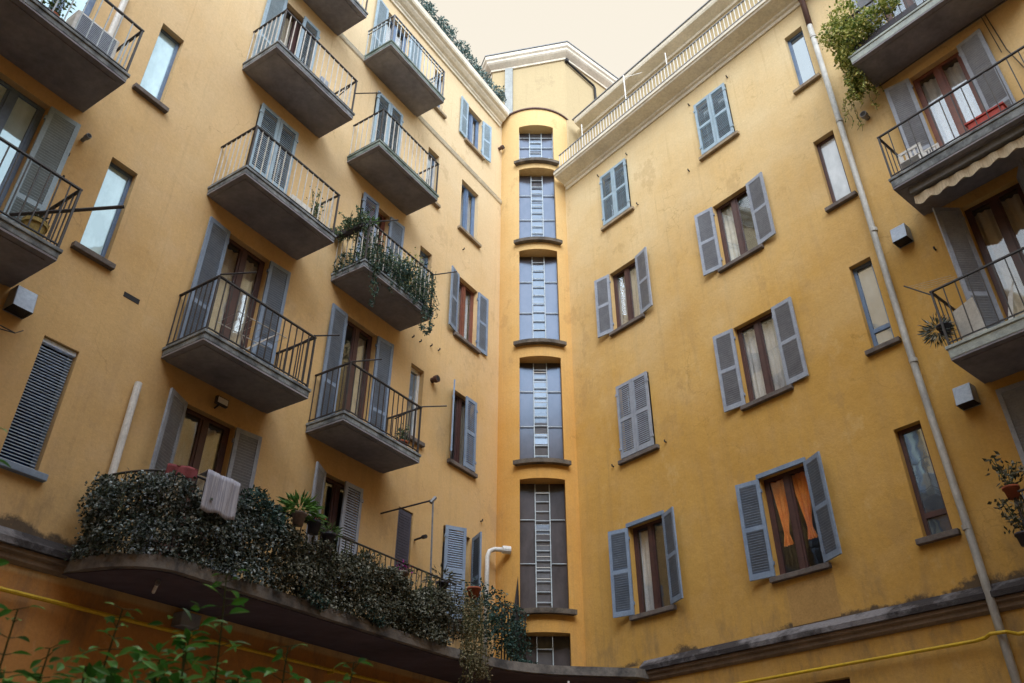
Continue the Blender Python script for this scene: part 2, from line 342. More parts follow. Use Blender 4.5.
def leaf_shutter(T, hu, sgn, w, z0, z1, ang, mat, parent, two=True, tilt=1, pitch=.045):
    """one louvred leaf hinged at u=hu; sgn = direction across the opening when closed; ang = opening angle in degrees"""
    a = R_(ang); th = .035
    du, do = sgn*cos(a), sin(a)             # along the leaf
    nu, no = -sgn*sin(a)*1.0, cos(a)        # leaf normal (outwards when closed)
    off = .045
    def TT(s_, t_, z): return T(hu+du*s_+nu*t_, off+do*s_+no*t_, z)
    m = MB(TT); fr = .065; z0 += .01; z1 -= .005
    m.box(0, fr, 0, th, z0, z1); m.box(w-fr, w, 0, th, z0, z1)
    zm = z0+(z1-z0)*(.5 if two == True else two)
    cuts = [(z0+.10, zm-.04), (zm+.04, z1-.08)] if two else [(z0+.10, z1-.08)]
    m.box(fr, w-fr, .002, th-.002, z0, z0+.10); m.box(fr, w-fr, .002, th-.002, z1-.08, z1)
    if two: m.box(fr, w-fr, .002, th-.002, zm-.04, zm+.04)
    for a0, a1 in cuts:
        n = max(3, int((a1-a0)/pitch)); p = (a1-a0)/n
        for i in range(n):
            zc = a0+p*(i+.5)+random.gauss(0, .001); h = p*.385+random.gauss(0, .0012)
            # slats slope down towards the weather side when closed
            y0, y1 = .006, th-.006
            m.add([(fr, y0, zc+h), (w-fr, y0, zc+h), (w-fr, y1, zc-h), (fr, y1, zc-h), (fr, y0, zc+h-.007), (w-fr, y0, zc+h-.007), (w-fr, y1, zc-h-.007), (fr, y1, zc-h-.007)],
                  [(0, 1, 2, 3), (7, 6, 5, 4), (0, 4, 5, 1), (3, 2, 6, 7)])
    # hinges
    for zh in (z0+.22, z1-.22): m.box(-.02, .05, th*.2, th+.012, zh-.03, zh+.03)
    return m.build('shutter', mat, parent)

def curtain(T, u0, u1, z0, z1, o, mat, parent, tied=None):
    m = MB(T); n = max(8, int((u1-u0)/.02)); nz = 12; P = []
    for j in range(nz+1):
        zz = z1+(z0-z1)*j/nz
        for i in range(n+1):
            s = i/n
            if tied is not None:
                k = j/nz; wdt = 1-.78*min(1, k/.82)**1.15 if k < .82 else .22+.3*(k-.82)/.18
                cu = u0+(u1-u0)*(.5+(tied*.22)*k); uu = cu+(s-.5)*(u1-u0)*wdt
            else: uu = u0+(u1-u0)*s
            P.append((uu, o+.022*sin(s*(u1-u0)*55+j*.05)+.012*sin(s*17), zz))
    m.add(P, [(j*(n+1)+i, j*(n+1)+i+1, (j+1)*(n+1)+i+1, (j+1)*(n+1)+i) for j in range(nz) for i in range(n)])
    return m.build('curtain', mat, parent, smooth=True, fixn=False)

def window(T, bld, u0, u1, z0, z1, frame='brown', leaves=2, pane='g_dark', shut=None, shmat='shut', cur=None, curm='curt', sill='sill', door=False,
           sillx=.10, fw_=.06, rail=None, lintel=False, label=None):
    """opening filled with a timber window: frame > pane, sill, shutters, curtain"""
    o0, o1 = -REV+.03, -REV+.085
    m = MB(T); m.box(u0, u0+fw_, o0, o1, z0, z1); m.box(u1-fw_, u1, o0, o1, z0, z1)
    m.box(u0+fw_, u1-fw_, o0, o1, z1-fw_, z1); m.box(u0+fw_, u1-fw_, o0, o1, z0, z0+fw_*(2.2 if door else 1.2))
    if leaves == 2:
        c = (u0+u1)/2; m.box(c-.045, c+.045, o0, o1+.012, z0+fw_, z1-fw_)
        for (p, q) in ((u0+fw_, c-.045), (c+.045, u1-fw_)):
            m.box(p, p+.035, o0+.004, o1-.008, z0+fw_, z1-fw_); m.box(q-.035, q, o0+.004, o1-.008, z0+fw_, z1-fw_)
    if rail is not None: m.box(u0+fw_, u1-fw_, o0, o1-.004, rail-.04, rail+.04)
    if door: m.box(u0+fw_, u1-fw_, o0+.006, o1-.012, z0+.1, z0+.55)
    wobj = m.build('balcony_door' if door else 'window', frame, bld)
    if label: wobj['label'] = label
    g = MB(T); g.box(u0+fw_*.5, u1-fw_*.5, o0+.018, o0+.026, z0+.02, z1-.02); g.build('pane', pane, wobj)
    if sill:
        s = MB(T); s.box(u0-sillx, u1+sillx, -REV+.086, .085, z0-.075, z0+.012) if not door else s.box(u0-.02, u1+.02, -REV+.086, .03, z0-.03, z0+.008)
        s.build('sill', sill, wobj, bevel=.008)
    if lintel:
        s = MB(T); s.box(u0-.04, u1+.04, .003, .05, z1-.01, z1+.07); s.build('lintel_board', shmat, wobj)
    hw = (u1-u0)/2-.004
    if shut:
        for side, ang in zip((0, 1), shut):
            if ang is None: continue
            hu, sg = (u0, 1) if side == 0 else (u1, -1)
            leaf_shutter(T, hu, sg, hw, z0+.02, z1-.01, ang, shmat, wobj, two=(.36 if door else True))
    if cur:
        c = (u0+u1)/2
        if 'l' in cur: curtain(T, u0+.03, c-.02, z0+.05, z1-.08, -REV-.05, curm, wobj)
        if 'r' in cur: curtain(T, c+.02, u1-.03, z0+.05, z1-.08, -REV-.05, curm, wobj)
        if 'b' in cur: curtain(T, u0+.03, u1-.03, z0+.05, z1-.08, -REV-.05, curm, wobj)
        if 't' in cur:
            curtain(T, u0+.06, c+.03, z0+.55, z1-.05, -REV-.012, curm, wobj, tied=-.3)
            curtain(T, c-.01, u1-.04, z0+.55, z1-.05, -REV-.012, curm, wobj, tied=.5)
    return wobj

# ---- openings. In local terms u runs along the wall to the corner.
# sides for a wing whose u grows to the right in view (left wing): side 0 = left hinge
SL, SLm, SLb = (4.0, 4.43, 12.0, 13.69), (4.0, 4.43, 8.76, 10.5), (4.0, 4.48, 5.57, 7.31)
LH = []
def Lw(*a, **k):
    LH.append((a[0], a[1], a[2], a[3])); LW.append((a, k))
LW = []
for z0, z1, pn in ((15.25, 16.95, 'g_sky'), (12.0, 13.69, 'g_sky'), (8.76, 10.5, 'g_sky')):
    Lw(4.0, 4.43, z0, z1, frame='bluef', leaves=1, pane=pn, sill='sill', fw_=.05)
Lw(4.0, 4.48, 5.57, 7.31, frame='bluef', leaves=1, pane='g_navy', sill='shut', fw_=.05)
# doors column beside the slim windows
Lw(6.16, 7.08, 14.42, 16.97, door=True, frame='brown', shut=(176, 0), shmat='shutp', cur='l', sill='sill')
Lw(6.16, 7.08, 11.24, 13.77, door=True, frame='brown', shut=(0, 0), shmat='shutp', sill='sill')
Lw(6.18, 7.08, 8.02, 10.60, door=True, frame='brown', shut=(174, 176), shmat='shut', cur='b', sill='sill')
Lw(6.18, 7.10, 4.78, 7.33, door=True, frame='brown', shut=(155, 172), shmat='shutg', cur='b', sill='sill')
# second doors column
Lw(9.02, 9.92, 17.72, 20.1, door=True, frame='bluef', shut=(174, 176), shmat='shutp', cur='b', curm='curtw', sill='sill')
Lw(9.02, 9.92, 14.42, 17.0, door=True, frame='brown', shut=(0, 0), shmat='shutp', sill='sill')
Lw(9.02, 9.92, 11.27, 13.76, door=True, frame='brownl', shut=(3, 176), shmat='shut', cur='r', sill='sill')
Lw(9.06, 9.94, 8.02, 10.60, door=True, frame='brown', shut=(176, 174), shmat='shut', cur='r', sill='sill')
Lw(9.06, 9.96, 4.78, 7.31, door=True, frame='brown', shut=(154, 0), shmat='shutg', sill='sill')
# narrow windows
Lw(11.03, 11.46, 18.5, 19.95, leaves=1, frame='bluef', sill='sillL', cur='b', curm='curtw')
Lw(11.03, 11.46, 15.3, 16.95, leaves=1, frame='bluef', pane='g_blue', sill='sillL')
Lw(11.03, 11.46, 12.05, 13.72, leaves=1, frame='bluef', pane='g_blue', sill='sillL')
Lw(11.05, 11.48, 8.85, 10.54, leaves=1, frame='white', pane='g_blue', sill='sill', fw_=.08)
Lw(11.03, 11.46, 5.6, 7.35, leaves=1, frame='brown', shut=None, sill='sill')
# last column
Lw(12.54, 13.26, 18.5, 19.98, frame='bluef', shut=(176, 170), shmat='shutp', cur='r', curm='curtw', sill='sillL')
Lw(12.46, 13.22, 15.28, 17.0, frame='bluef', cur='b', curm='curtw', sill='sillL', pane='g_dark')
Lw(12.50, 13.32, 12.06, 13.80, frame='brownl', shut=(168, 178), shmat='shut', cur='b', curm='curtw', sill='sill')
Lw(12.52, 13.34, 8.86, 10.62, frame='brown', shut=(142, 0), shmat='shut', cur='r', sill='sill')
Lw(12.42, 13.34, 5.57, 7.42, frame='brown', shut=(30, 58), shmat='shut', sill='sill')
# doors on the nearest balconies, partly out of the picture
Lw(2.10, 2.98, 11.24, 13.77, door=True, frame='bluef', pane='g_sky', shut=None, sill='sill')
Lw(2.10, 2.98, 8.02, 10.60, door=True, frame='bluef', pane='g_sky', shut=(None, 176), shmat='shutp', cur='b', sill='sill')

RW = []; RH = []
def Rw(*a, **k): RH.append(a[:4]); RW.append((a, k))
# shutter tuple here: (side with small u, side with large u); large u is to the LEFT in the view
Rw(9.90, 10.82, 15.50, 17.26, shut=(0, 0), shmat='shutp', sill='sillL')
Rw(9.92, 10.80, 12.24, 13.98, frame='brown', shut=(168, 170), shmat='shutg', cur='b', sill='sill')
Rw(9.90, 10.82, 8.95, 10.76, shut=(0, 0), shmat='shutg', sill='sill')
Rw(9.90, 10.82, 5.70, 7.48, frame='brown', shut=(157, 164), shmat='shut', cur='r', curm='curtw', sill='sill', lintel=True)
Rw(6.69, 7.60, 15.50, 17.22, shut=(0, 0), shmat='shutp', sill='sillL')
Rw(6.69, 7.60, 12.22, 13.96, frame='brown', shut=(172, 172), shmat='shutg', cur='r', curm='blind', sill='sill')
Rw(6.70, 7.62, 8.95, 10.72, frame='brown', shut=(176, 174), shmat='shutg', cur='b', curm='curtw', sill='sill')
Rw(6.70, 7.62, 5.70, 7.48, frame='brown', shut=(155, 170), shmat='shut', cur='t', curm='curto', sill='sill', lintel=True)
Rw(6.70, 7.62, 2.35, 4.02, frame='brown', sill='sill')
Rw(4.63, 5.06, 15.48, 17.20, leaves=1, frame='bluef', pane='g_blue', sill='sillL')
Rw(4.63, 5.07, 12.16, 13.92, leaves=1, frame='brown', pane='g_white', sill='sill')
Rw(4.65, 5.06, 8.94, 10.72, leaves=1, frame='bluef', pane='g_frost', sill='sill', rail=9.35)
Rw(4.65, 5.08, 5.68, 7.47, leaves=1, frame='brown', pane='g_blue', sill='sill', rail=6.05)
Rw(2.14, 3.03, 14.45, 17.0, door=True, frame='brown', shut=(174, 174), shmat='shutg', sill='sill')
Rw(2.14, 3.03, 11.2, 13.93, door=True, frame='brownl', pane='g_dark', shut=(172, 168), shmat='shutg', cur='b', curm='curtw', sill='sill')
Rw(2.14, 3.03, 7.95, 10.72, door=True, frame='brown', shut=(118, 128), shmat='shutg', cur='b', sill='sill')
Rw(2.14, 3.03, 4.95, 7.48, door=True, frame='brown', shut=(0, 176), shmat='shutg', sill='sill')

UB = -11.5
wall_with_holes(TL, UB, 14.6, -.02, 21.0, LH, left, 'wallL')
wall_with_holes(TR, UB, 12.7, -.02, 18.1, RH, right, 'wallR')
for a, k in LW: window(TL, left, *a, **k)
for a, k in RW: window(TR, right, *a, **k)

# blinds and lattice that fill two of the slim openings on the left wing
m = MB(TL); n = 40
for i in range(n):
    z = 5.60+i*(7.22-5.60)/n
    m.add([(4.02, -.10, z+.012), (4.46, -.10, z+.012), (4.46, -.055, z), (4.02, -.055, z), (4.02, -.10, z+.006), (4.46, -.10, z+.006), (4.46, -.055, z-.006), (4.02, -.055, z-.006)],
          [(0, 1, 2, 3), (7, 6, 5, 4), (0, 4, 5, 1), (3, 2, 6, 7)])
m.box(4.01, 4.47, -.11, -.04, 7.24, 7.30)
M['slat'] = worn('bluish_white_slat', (.66, .76, .90), (.56, .66, .80), 3, .5, 20, 0)
tag(m.build('venetian_blind', 'slat', loc=TL(4.2, -.08, 5.6)), 'white slatted blind filling the lowest slim window of the left wing', 'blind')
m = MB(TL); m.box(11.05, 11.44, -.06, -.02, 5.62, 7.33)
for i in range(30): m.box(11.09, 11.40, -.02, -.012, 5.7+i*.053, 5.7+i*.053+.03)
m.build('closed_shutter', 'shutd', [o for o in left.children if o.name.startswith('window')][-5])

# ---- rest of the left wing: parapet roof, back, cornice, mouldings
m = MB(TL); m.box(UB, 14.6, -7, -.02, 20.9, 21.02); m.build('roof', 'roof', left)
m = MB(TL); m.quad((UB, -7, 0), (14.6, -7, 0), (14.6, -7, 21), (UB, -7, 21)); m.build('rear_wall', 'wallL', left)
def cornice(T, prof, u0, u1, name, mat, parent):
    m = MB(T); m.prism(prof, u0, u1); return m.build(name, mat, parent, bevel=0)
cornice(TL, [(-.01, 20.53), (.05, 20.53), (.05, 20.60), (.09, 20.63), (.10, 20.67), (.17, 20.70), (.24, 20.76), (.26, 20.80), (.33, 20.83), (.36, 20.88), (.37, 21.03), (-.01, 21.05)], UB, 14.15, 'cornice', 'cream', left)
cornice(TL, [(-.01, 17.48), (.03, 17.50), (.05, 17.53), (.03, 17.56), (.06, 17.60), (-.01, 17.63)], UB, 14.28, 'string_course', 'cornR', left)
bandp = [(-.01, 4.88), (.03, 4.84), (.15, 4.74), (.15, 4.665), (-.01, 4.66)]
bandq = [(-.01, 4.66), (.11, 4.658), (.11, 4.61), (.07, 4.59), (.06, 4.53), (.03, 4.50), (-.01, 4.49)]
cornice(TL, bandp, UB, 5.2, 'band_weathering', 'bandt', left); cornice(TL, bandq, UB, 5.2, 'band_moulding', 'bandm', left)
cornice(TR, bandp, UB, 10.7, 'band_weathering', 'bandt', right); cornice(TR, bandq, UB, 10.7, 'band_moulding', 'bandm', right)

m = MB(TR); m.add([(6.62, .003, 4.885), (7.48, .003, 4.885), (7.48, .003, 5.52), (6.95, .003, 5.55), (6.60, .003, 5.55)], [(0, 1, 2, 3, 4)]); M['patch'] = worn('repaired_render', (.47, .285, .10), (.40, .24, .085), 2.5, .95, 30, .004); m.build('render_patch', 'patch', right)
# ---- right wing: cornice, terrace, attic
cornice(TR, [(-.01, 17.79), (.04, 17.79), (.06, 17.86), (.11, 17.88), (.13, 17.93), (.20, 17.95), (.40, 18.0), (.46, 18.02), (.48, 18.06), (.51, 18.07), (.52, 18.15), (-.01, 18.16)], UB, 12.16, 'cornice', 'cornR', right)
m = MB(TR); m.box(UB, 12.9, -.62, -.01, 18.0, 18.14); m.build('terrace_floor', 'sill', right)
m = MB(TR); m.box(UB, 12.15, .495, .53, 18.15, 18.175); m.build('cornice_flashing', 'gbar', right)
m = MB(TR); m.quad((UB, -.6, 18.1), (13.3, -.6, 18.1), (13.3, -.6, 20.7), (UB, -.6, 20.7)); m.build('attic_wall', 'wallA', right)
cornice(TR, [(-.61, 20.38), (-.55, 20.38), (-.53, 20.45), (-.42, 20.48), (-.30, 20.52), (-.25, 20.54), (-.22, 20.60), (-.21, 20.68), (-.61, 20.69)], UB, 11.95, 'attic_cornice', 'cream', right)
m = MB(TR); m.box(UB, 12.0, -.62, -.18, 20.69, 20.72); m.build('eaves_flashing', 'gbar', right)
m = MB(TR); m.box(UB, 12.9, -7, -.62, 20.6, 20.71); m.build('roof', 'roof', right)
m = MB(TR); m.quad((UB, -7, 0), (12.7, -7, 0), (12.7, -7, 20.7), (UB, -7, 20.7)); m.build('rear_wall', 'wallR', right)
rl = MB(TR)
u = 12.1
while u > 1.0:
    rl.box(u-.009, u+.009, .30, .316, 18.16, 18.92); u -= .105
rl.build('terrace_railing', 'white', right)
m = MB(TR); m.box(.9, 12.12, .29, .325, 18.92, 18.945); m.box(.9, 12.12, .297, .319, 18.24, 18.258); m.build('terrace_handrail', 'gbar', right)
for u in (11.2, 8.05, 5.2):                                     # white posts that carry the terrace awnings
    m = MB(TR); m.tube([(u, .25, 18.16), (u, .25, 19.5)], .016); m.build('terrace_post', 'white', right)
m = MB(TR)
m.tube([(9.5, .25, 18.16), (9.5, .25, 20.0)], .018); m.tube([(9.5, .25, 19.9), (9.2, -.2, 20.2)], .010)
m.build('terrace_post', 'white', right)
# unseen wall behind the viewer, added to darken the lower courtyard
m = MB(); a = TL(UB, 0, 0); b = TR(UB, 0, 0)
m.quad((a.x, a.y, 0), (b.x, b.y, 0), (b.x, b.y, 20.5), (a.x, a.y, 20.5)); m.build('shading_back_wall', 'wallR', right)

# ------------------------------------------------------------------ balconies
def balcony(T, bld, u0, u1, zb, dep, bars='wbar', hand='iron', slab='slab', h=.96, thick=.14, sp=.125, wide=False, arms=(), doubler=False):
    zt = zb+thick
    m = MB(T); m.box(u0, u1, .002, dep, zb, zt)
    # drip edge ribs under the rim
    b = m.build('balcony', slab, bld, bevel=.012)
    m = MB(T); m.box(u0+.004, u1-.004, .004, dep-.004, zb-.03, zb-.002); m.box(u0+.09, u1-.09, .004, dep-.10, zb-.045, zb-.03); m.build('soffit', 'soffit', b)
    m = MB(T); m.box(u0-.018, u1+.018, .002, dep+.018, zt-.05, zt+.002); m.build('rim', slab, b, bevel=.008)
    r = MB(T); e = .035; o1 = dep-e
    def bar(u, o, w_=.008): r.box(u-w_, u+w_, o-w_, o+w_, zt+.06, zt+h)
    n = int((u1-u0-2*e)/sp)
    for i in range(n+1): bar(u0+e+(u1-u0-2*e)*i/n, o1, .016 if wide else .0075)
    n = int((dep-e)/sp)
    for i in range(n):
        for uu in (u0+e, u1-e): bar(uu, .02+(o1-.02)*i/n, .016 if wide else .0075)
    r.build('railing', bars, b)
    hnd = MB(T); z = zt+h
    def rail(zc, t, w_):
        hnd.box(u0+e-w_, u1-e+w_, o1-w_, o1+w_, zc, zc+t)
        for uu in (u0+e, u1-e): hnd.box(uu-w_, uu+w_, 0, o1-w_, zc, zc+t)
    rail(z, .022, .02); rail(zt+.06, .014, .012)
    if doubler: rail(z-.13, .014, .012)
    for uu in (u0+e, u1-e): hnd.box(uu-.014, uu+.014, o1-.014, o1+.014, zt, z)
    hnd.build('handrail', hand, b)
    for (p, q) in arms:
        a = MB(T); a.tube([p, q], .013); a.build('clothes_arm', hand, b)
    return b
zt0 = 7.83
balcony(TL, left, 5.6, 7.64, 14.2, .93, bars='wbar', arms=[((7.6, .89, 14.93), (7.9, 1.35, 14.95)), ((7.6, .2, 15.1), (7.6, .9, 15.3))])
balcony(TL, left, 5.6, 7.66, 11.02, .93, bars='wbar', slab='slab')
balcony(TL, left, 5.6, 7.64, 7.83, .93, bars='iron', arms=[((5.64, .89, 8.98), (5.95, 1.3, 9.05)), ((7.6, .3, 8.9), (7.6, .89, 8.99)), ((7.6, .89, 8.98), (7.85, 1.2, 9.02))])
balcony(TL, left, 5.6, 7.62, 17.49, .87, bars='wbar')
balcony(TL, left, 8.46, 10.48, 17.52, .86, bars='twbar', hand='gbar', wide=False, slab='slabg', doubler=True)
balcony(TL, left, 8.46, 10.46, 14.22, .90, bars='wbar', slab='slabg')
balcony(TL, left, 8.52, 10.60, 11.10, .86, bars='wbar', arms=[((8.56, .82, 12.2), (8.9, 1.25, 12.3)), ((10.56, .82, 12.2), (10.9, 1.2, 12.35))])
balcony(TL, left, 8.49, 10.51, 7.85, .87, bars='iron', arms=[((8.53, .83, 8.98), (8.85, 1.25, 9.06)), ((10.47, .83, 8.98), (10.8, 1.2, 9.04)), ((10.47, .2, 8.9), (10.47, .83, 8.99))])
balcony(TL, left, .6, 3.40, 10.9, 1.01, bars='twbar', sp=.16)
balcony(TL, left, .6, 3.42, 7.72, 1.0, bars='iron', sp=.13)
balcony(TR, right, .7, 3.62, 14.25, .84, bars='iron', slab='slabp', thick=.2)
balcony(TR, right, .7, 3.60, 10.97, 1.0, bars='iron', slab='slab', thick=.2, sp=.17)
balcony(TR, right, .7, 3.60, 7.68, 1.02, bars='iron', slab='slabp', thick=.2, sp=.17)
balcony(TR, right, 1.4, 3.60, 4.62, .55, bars='gbar', slab='slab', thick=.16, sp=.10, h=1.0)

# ------------------------------------------------------------------ first-floor terrace wrapping the corner
def offset(path, d):
    out = []
    for i, p in enumerate(path):
        a = path[max(i-1, 0)]; b = path[min(i+1, len(path)-1)]; t = (b-a).normalized(); nrm = Vector((t.y, -t.x, 0)); out.append(p+nrm*d)
    return out
edge = []
r0 = 1.0; ex = 1.27
for i in range(13):
    t = pi/2*i/12
    edge.append(TL(5.85-.74*cos(t), ex*sin(t), 0))
for i in range(1, 20): edge.append(TL(5.85+i*(11.0-5.85)/19, ex, 0))
P1 = [TL(11.3, ex+.02, 0), TL(11.6, 1.38, 0)]
edge += P1 + [Vector(p) for p in ((-.46, 14.56, 0), (-.07, 14.95, 0), (.35, 15.2, 0), (.77, 15.36, 0), (1.2, 15.43, 0), (1.6, 15.48, 0), (2.0, 15.53, 0), (2.26, 15.55, 0))]
edge.append(TR(10.55, .0, 0))
inner = [TL(4.97, 0, 0), TL(15.3, -.3, 0), TR(12.5, -.3, 0), TR(10.55, -.02, 0)]
terr_root = left
def slab_poly(outer, inner_, z0, z1, name, mat, parent):
    poly = outer[:]+[TR(12.3, -.3, 0), TL(14.5, -.3, 0), TL(4.97, -.02, 0)]
    n = len(poly); m = MB()
    m.add([(p.x, p.y, z0) for p in poly]+[(p.x, p.y, z1) for p in poly],
          [(i, (i+1) % n, n+(i+1) % n, n+i) for i in range(n)]+[tuple(range(n))[::-1], tuple(range(n, 2*n))])
    return m.build(name, mat, parent)
terrace = slab_poly(edge, inner, 4.53, 4.68, 'corner_terrace', 'terr', left)
sof = offset(edge, -.10)[3:-2]
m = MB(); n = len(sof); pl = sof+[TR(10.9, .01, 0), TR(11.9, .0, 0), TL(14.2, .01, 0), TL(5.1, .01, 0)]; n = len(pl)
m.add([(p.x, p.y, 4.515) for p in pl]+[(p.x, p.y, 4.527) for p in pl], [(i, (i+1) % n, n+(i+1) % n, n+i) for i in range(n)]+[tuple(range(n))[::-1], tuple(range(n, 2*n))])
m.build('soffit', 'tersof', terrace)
rp = offset(edge, -.08); rp = [p for p in rp]
m = MB(); rr = rp[1:33]
m.tube([(p.x, p.y, 5.76) for p in rr], .016, 6); m.tube([(p.x, p.y, 5.32) for p in rr], .009, 5); m.tube([(p.x, p.y, 4.85) for p in rr], .009, 5)
# balusters every 12 cm
def resample(path, step):
    out = []; acc = 0
    for a, b in zip(path, path[1:]):
        L = (b-a).length; d = acc
        while d < L: out.append(a+(b-a)*(d/L)); d += step
        acc = d-L
    return out
for p in resample(rr, .13): m.box(p.x-.007, p.x+.007, p.y-.007, p.y+.007, 4.76, 5.76)
m.build('railing', 'iron', terrace)
# short dark railing closing the terrace before the tower
m = MB(TL)
for i in range(9): m.box(13.2+i*.12-.01, 13.2+i*.12+.01, .9-.01*i, .92-.01*i, 4.76, 5.9)
m.box(13.15, 14.2, .87, .89, 5.9, 5.92); m.build('end_railing', 'iron', terrace)

# ------------------------------------------------------------------ stair tower
CXt, CYt, RT = .69, 18.1, 1.30
def TC(a, o, z): return Vector((CXt+(RT+o)*sin(a), CYt-(RT+o)*cos(a), z))
heads = [(4.5, 5.60), (6.05, 8.92), (9.35, 12.12), (12.55, 15.48), (15.8, 18.48), (18.76, 20.24)]
AW = math.asin(.505/RT)
angs = sorted({-R_(85)+i*R_(170)/48 for i in range(49)}|{-AW, AW}); zz = sorted({0., 20.92}|{v for h in heads for v in h})
m = MB(TC)
for i in range(len(angs)-1):
    for j in range(len(zz)-1):
        ac = (angs[i]+angs[i+1])/2; zc = (zz[j]+zz[j+1])/2
        if abs(ac) < AW and any(a < zc < b for a, b in heads): continue
        m.quad((angs[i], 0, zz[j]), (angs[i+1], 0, zz[j]), (angs[i+1], 0, zz[j+1]), (angs[i], 0, zz[j+1]))
YG = 17.12
inn = [a for a in angs if abs(a) <= AW+1e-6]
for z0, z1 in heads:
    for s in (-1, 1):
        p = TC(s*AW, 0, 0); m.add([(p.x, p.y, z0), (p.x, p.y, z1), (p.x, YG+.1, z1), (p.x, YG+.1, z0)], [(0, 1, 2, 3)], raw=True)
    for zq in (z0, z1):
        for a, b in zip(inn, inn[1:]):
            p, q = TC(a, 0, 0), TC(b, 0, 0); m.add([(p.x, p.y, zq), (q.x, q.y, zq), (q.x, YG+.1, zq), (p.x, YG+.1, zq)], [(0, 1, 2, 3)], raw=True)
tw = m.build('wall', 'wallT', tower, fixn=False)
bm = bmesh.new(); bm.from_mesh(tw.data); bmesh.ops.remove_doubles(bm, verts=bm.verts, dist=1e-4); bmesh.ops.recalc_face_normals(bm, faces=bm.faces); bm.to_mesh(tw.data); bm.free()
# cap with a dark metal rim
m = MB(TC); aa = [-R_(80)+i*R_(160)/40 for i in range(41)]
for a, b in zip(aa, aa[1:]):
    m.add([(a, -.3, 20.92), (b, -.3, 20.92), (b, .045, 20.92), (a, .045, 20.92), (a, -.3, 20.965), (b, -.3, 20.965), (b, .045, 20.965), (a, .045, 20.965)],
          [(0, 1, 2, 3), (4, 7, 6, 5), (3, 2, 6, 7)])
m.build('roof_rim', 'rust', tower)
m = MB(TC); m.add([(a, 0, 20.94) for a in aa]+[(0, -RT-.6, 20.94)], [(i, i+1, len(aa)) for i in range(len(aa)-1)]); m.build('roof_cap', 'cream', tower, fixn=False)
hw = .505
for k, (z0, z1) in enumerate(heads):
    f = MB(); x0, x1 = CXt-hw, CXt+hw
    big = k not in (0, 5)
    c0, c1 = CXt-.16, CXt+.16
    if k == 5: c0, c1 = CXt-.19, CXt+.16
    yb = (YG-.02, YG+.02)
    # white glazing bars: two uprights with a ladder of rungs, thin cross bars in the side lights
    zt_ = z1-.03 if k else 5.35
    f.box(c0-.011, c0+.011, *yb, z0, zt_); f.box(c1-.011, c1+.011, *yb, z0, zt_)
    H = z1-z0
    if k == 5:
        for q in (.30, .62, .93): f.box(x0+.02, x1-.02, YG-.012, YG+.012, z0+H*q*.9, z0+H*q*.9+.016)
        f.box(x0, x0+.02, *yb, z0, z1); f.box(x1-.02, x1, *yb, z0, z1)
        for q in (.15, .46, .78): f.box(c0, c1, YG-.012, YG+.012, z0+H*q*.9, z0+H*q*.9+.014)
    elif big:
        n = 10 if k != 1 else 12
        for i in range(1, n+1): 
            zr = z0+(z1-.22-z0)*i/n+random.uniform(-.008, .008); f.box(c0+.014, c1-.014, YG-.012, YG+.012, zr-.008, zr+.008)
        for q in (.36, .70): f.box(x0+.01, c0-.014, YG-.01, YG+.01, z0+H*q-.008, z0+H*q+.008); f.box(c1+.014, x1-.01, YG-.01, YG+.01, z0+H*q-.008, z0+H*q+.008)
    else:
        for zr in (4.98, 5.34): f.box(c0+.014, c1-.014, YG-.012, YG+.012, zr-.012, zr+.012)
    wo = f.build('window', 'twbar', tower)
    for nm, a, b, mt in (('side_pane', x0-.01, c0, 'g_tower'), ('side_pane', c1, x1+.01, 'g_tower')):
        p = MB(); p.box(a+.002, b-.002, YG+.03, YG+.04, z0-.02, z1+.02); p.build(nm, mt, wo)
    n = 1 if k == 0 else (10 if k != 1 else 12)
    p = MB(); dz = (z1+.02-z0)/n
    for i in range(n):                                   # louvre panes, each one tipped a little differently
        t = random.uniform(-.03, .035)
        za, zb = z0+i*dz, z0+(i+1)*dz
        p.add([(c0, YG+.035-t*.4, za), (c1, YG+.035-t*.4, za), (c1, YG+.035+t*.4, zb), (c0, YG+.035+t*.4, zb)], [(0, 1, 2, 3)])
    p.build('louvre_panes', 'g_tc', wo, fixn=False)
    if k:
        s = MB(); aw = R_(27.5); n = 14; Q = [-aw+2*aw*i/n for i in range(n+1)]
        for a, b in zip(Q, Q[1:]):
            P = []
            for ang in (a, b):
                f0 = TC(ang, .13, 0); bx = CXt+(RT-.06)*sin(ang); by = YG-.04 if abs(ang) < AW else TC(ang, -.02, 0).y
                P += [(f0.x, f0.y, z0-.10), (f0.x, f0.y, z0+.0), (bx, by, z0-.10), (bx, by, z0+.03)]
            s.add(P, [(0, 4, 5, 1), (1, 5, 7, 3), (0, 2, 6, 4)]+([(0, 1, 3, 2)] if a == Q[0] else [])+([(4, 6, 7, 5)] if b == Q[-1] else []), raw=True)
        s.build('sill', 'silld', wo)
# wall between tower foot and neighbouring wings stays behind; upper machine-room block
m = MB(); pts = [BC+BL*2.42, BC, BC+BR*7, BC+BR*7+Vector((-2, 8, 0)), BC+BL*2.42+Vector((-.5, 8, 0))]
n = len(pts)
m.add([(p.x, p.y, 18.0) for p in pts]+[(p.x, p.y, 23.9) for p in pts], [(i, (i+1) % n, n+(i+1) % n, n+i) for i in range(n)]+[tuple(range(n, 2*n))])
blk = m.build('roof_block', 'wallA', tower)
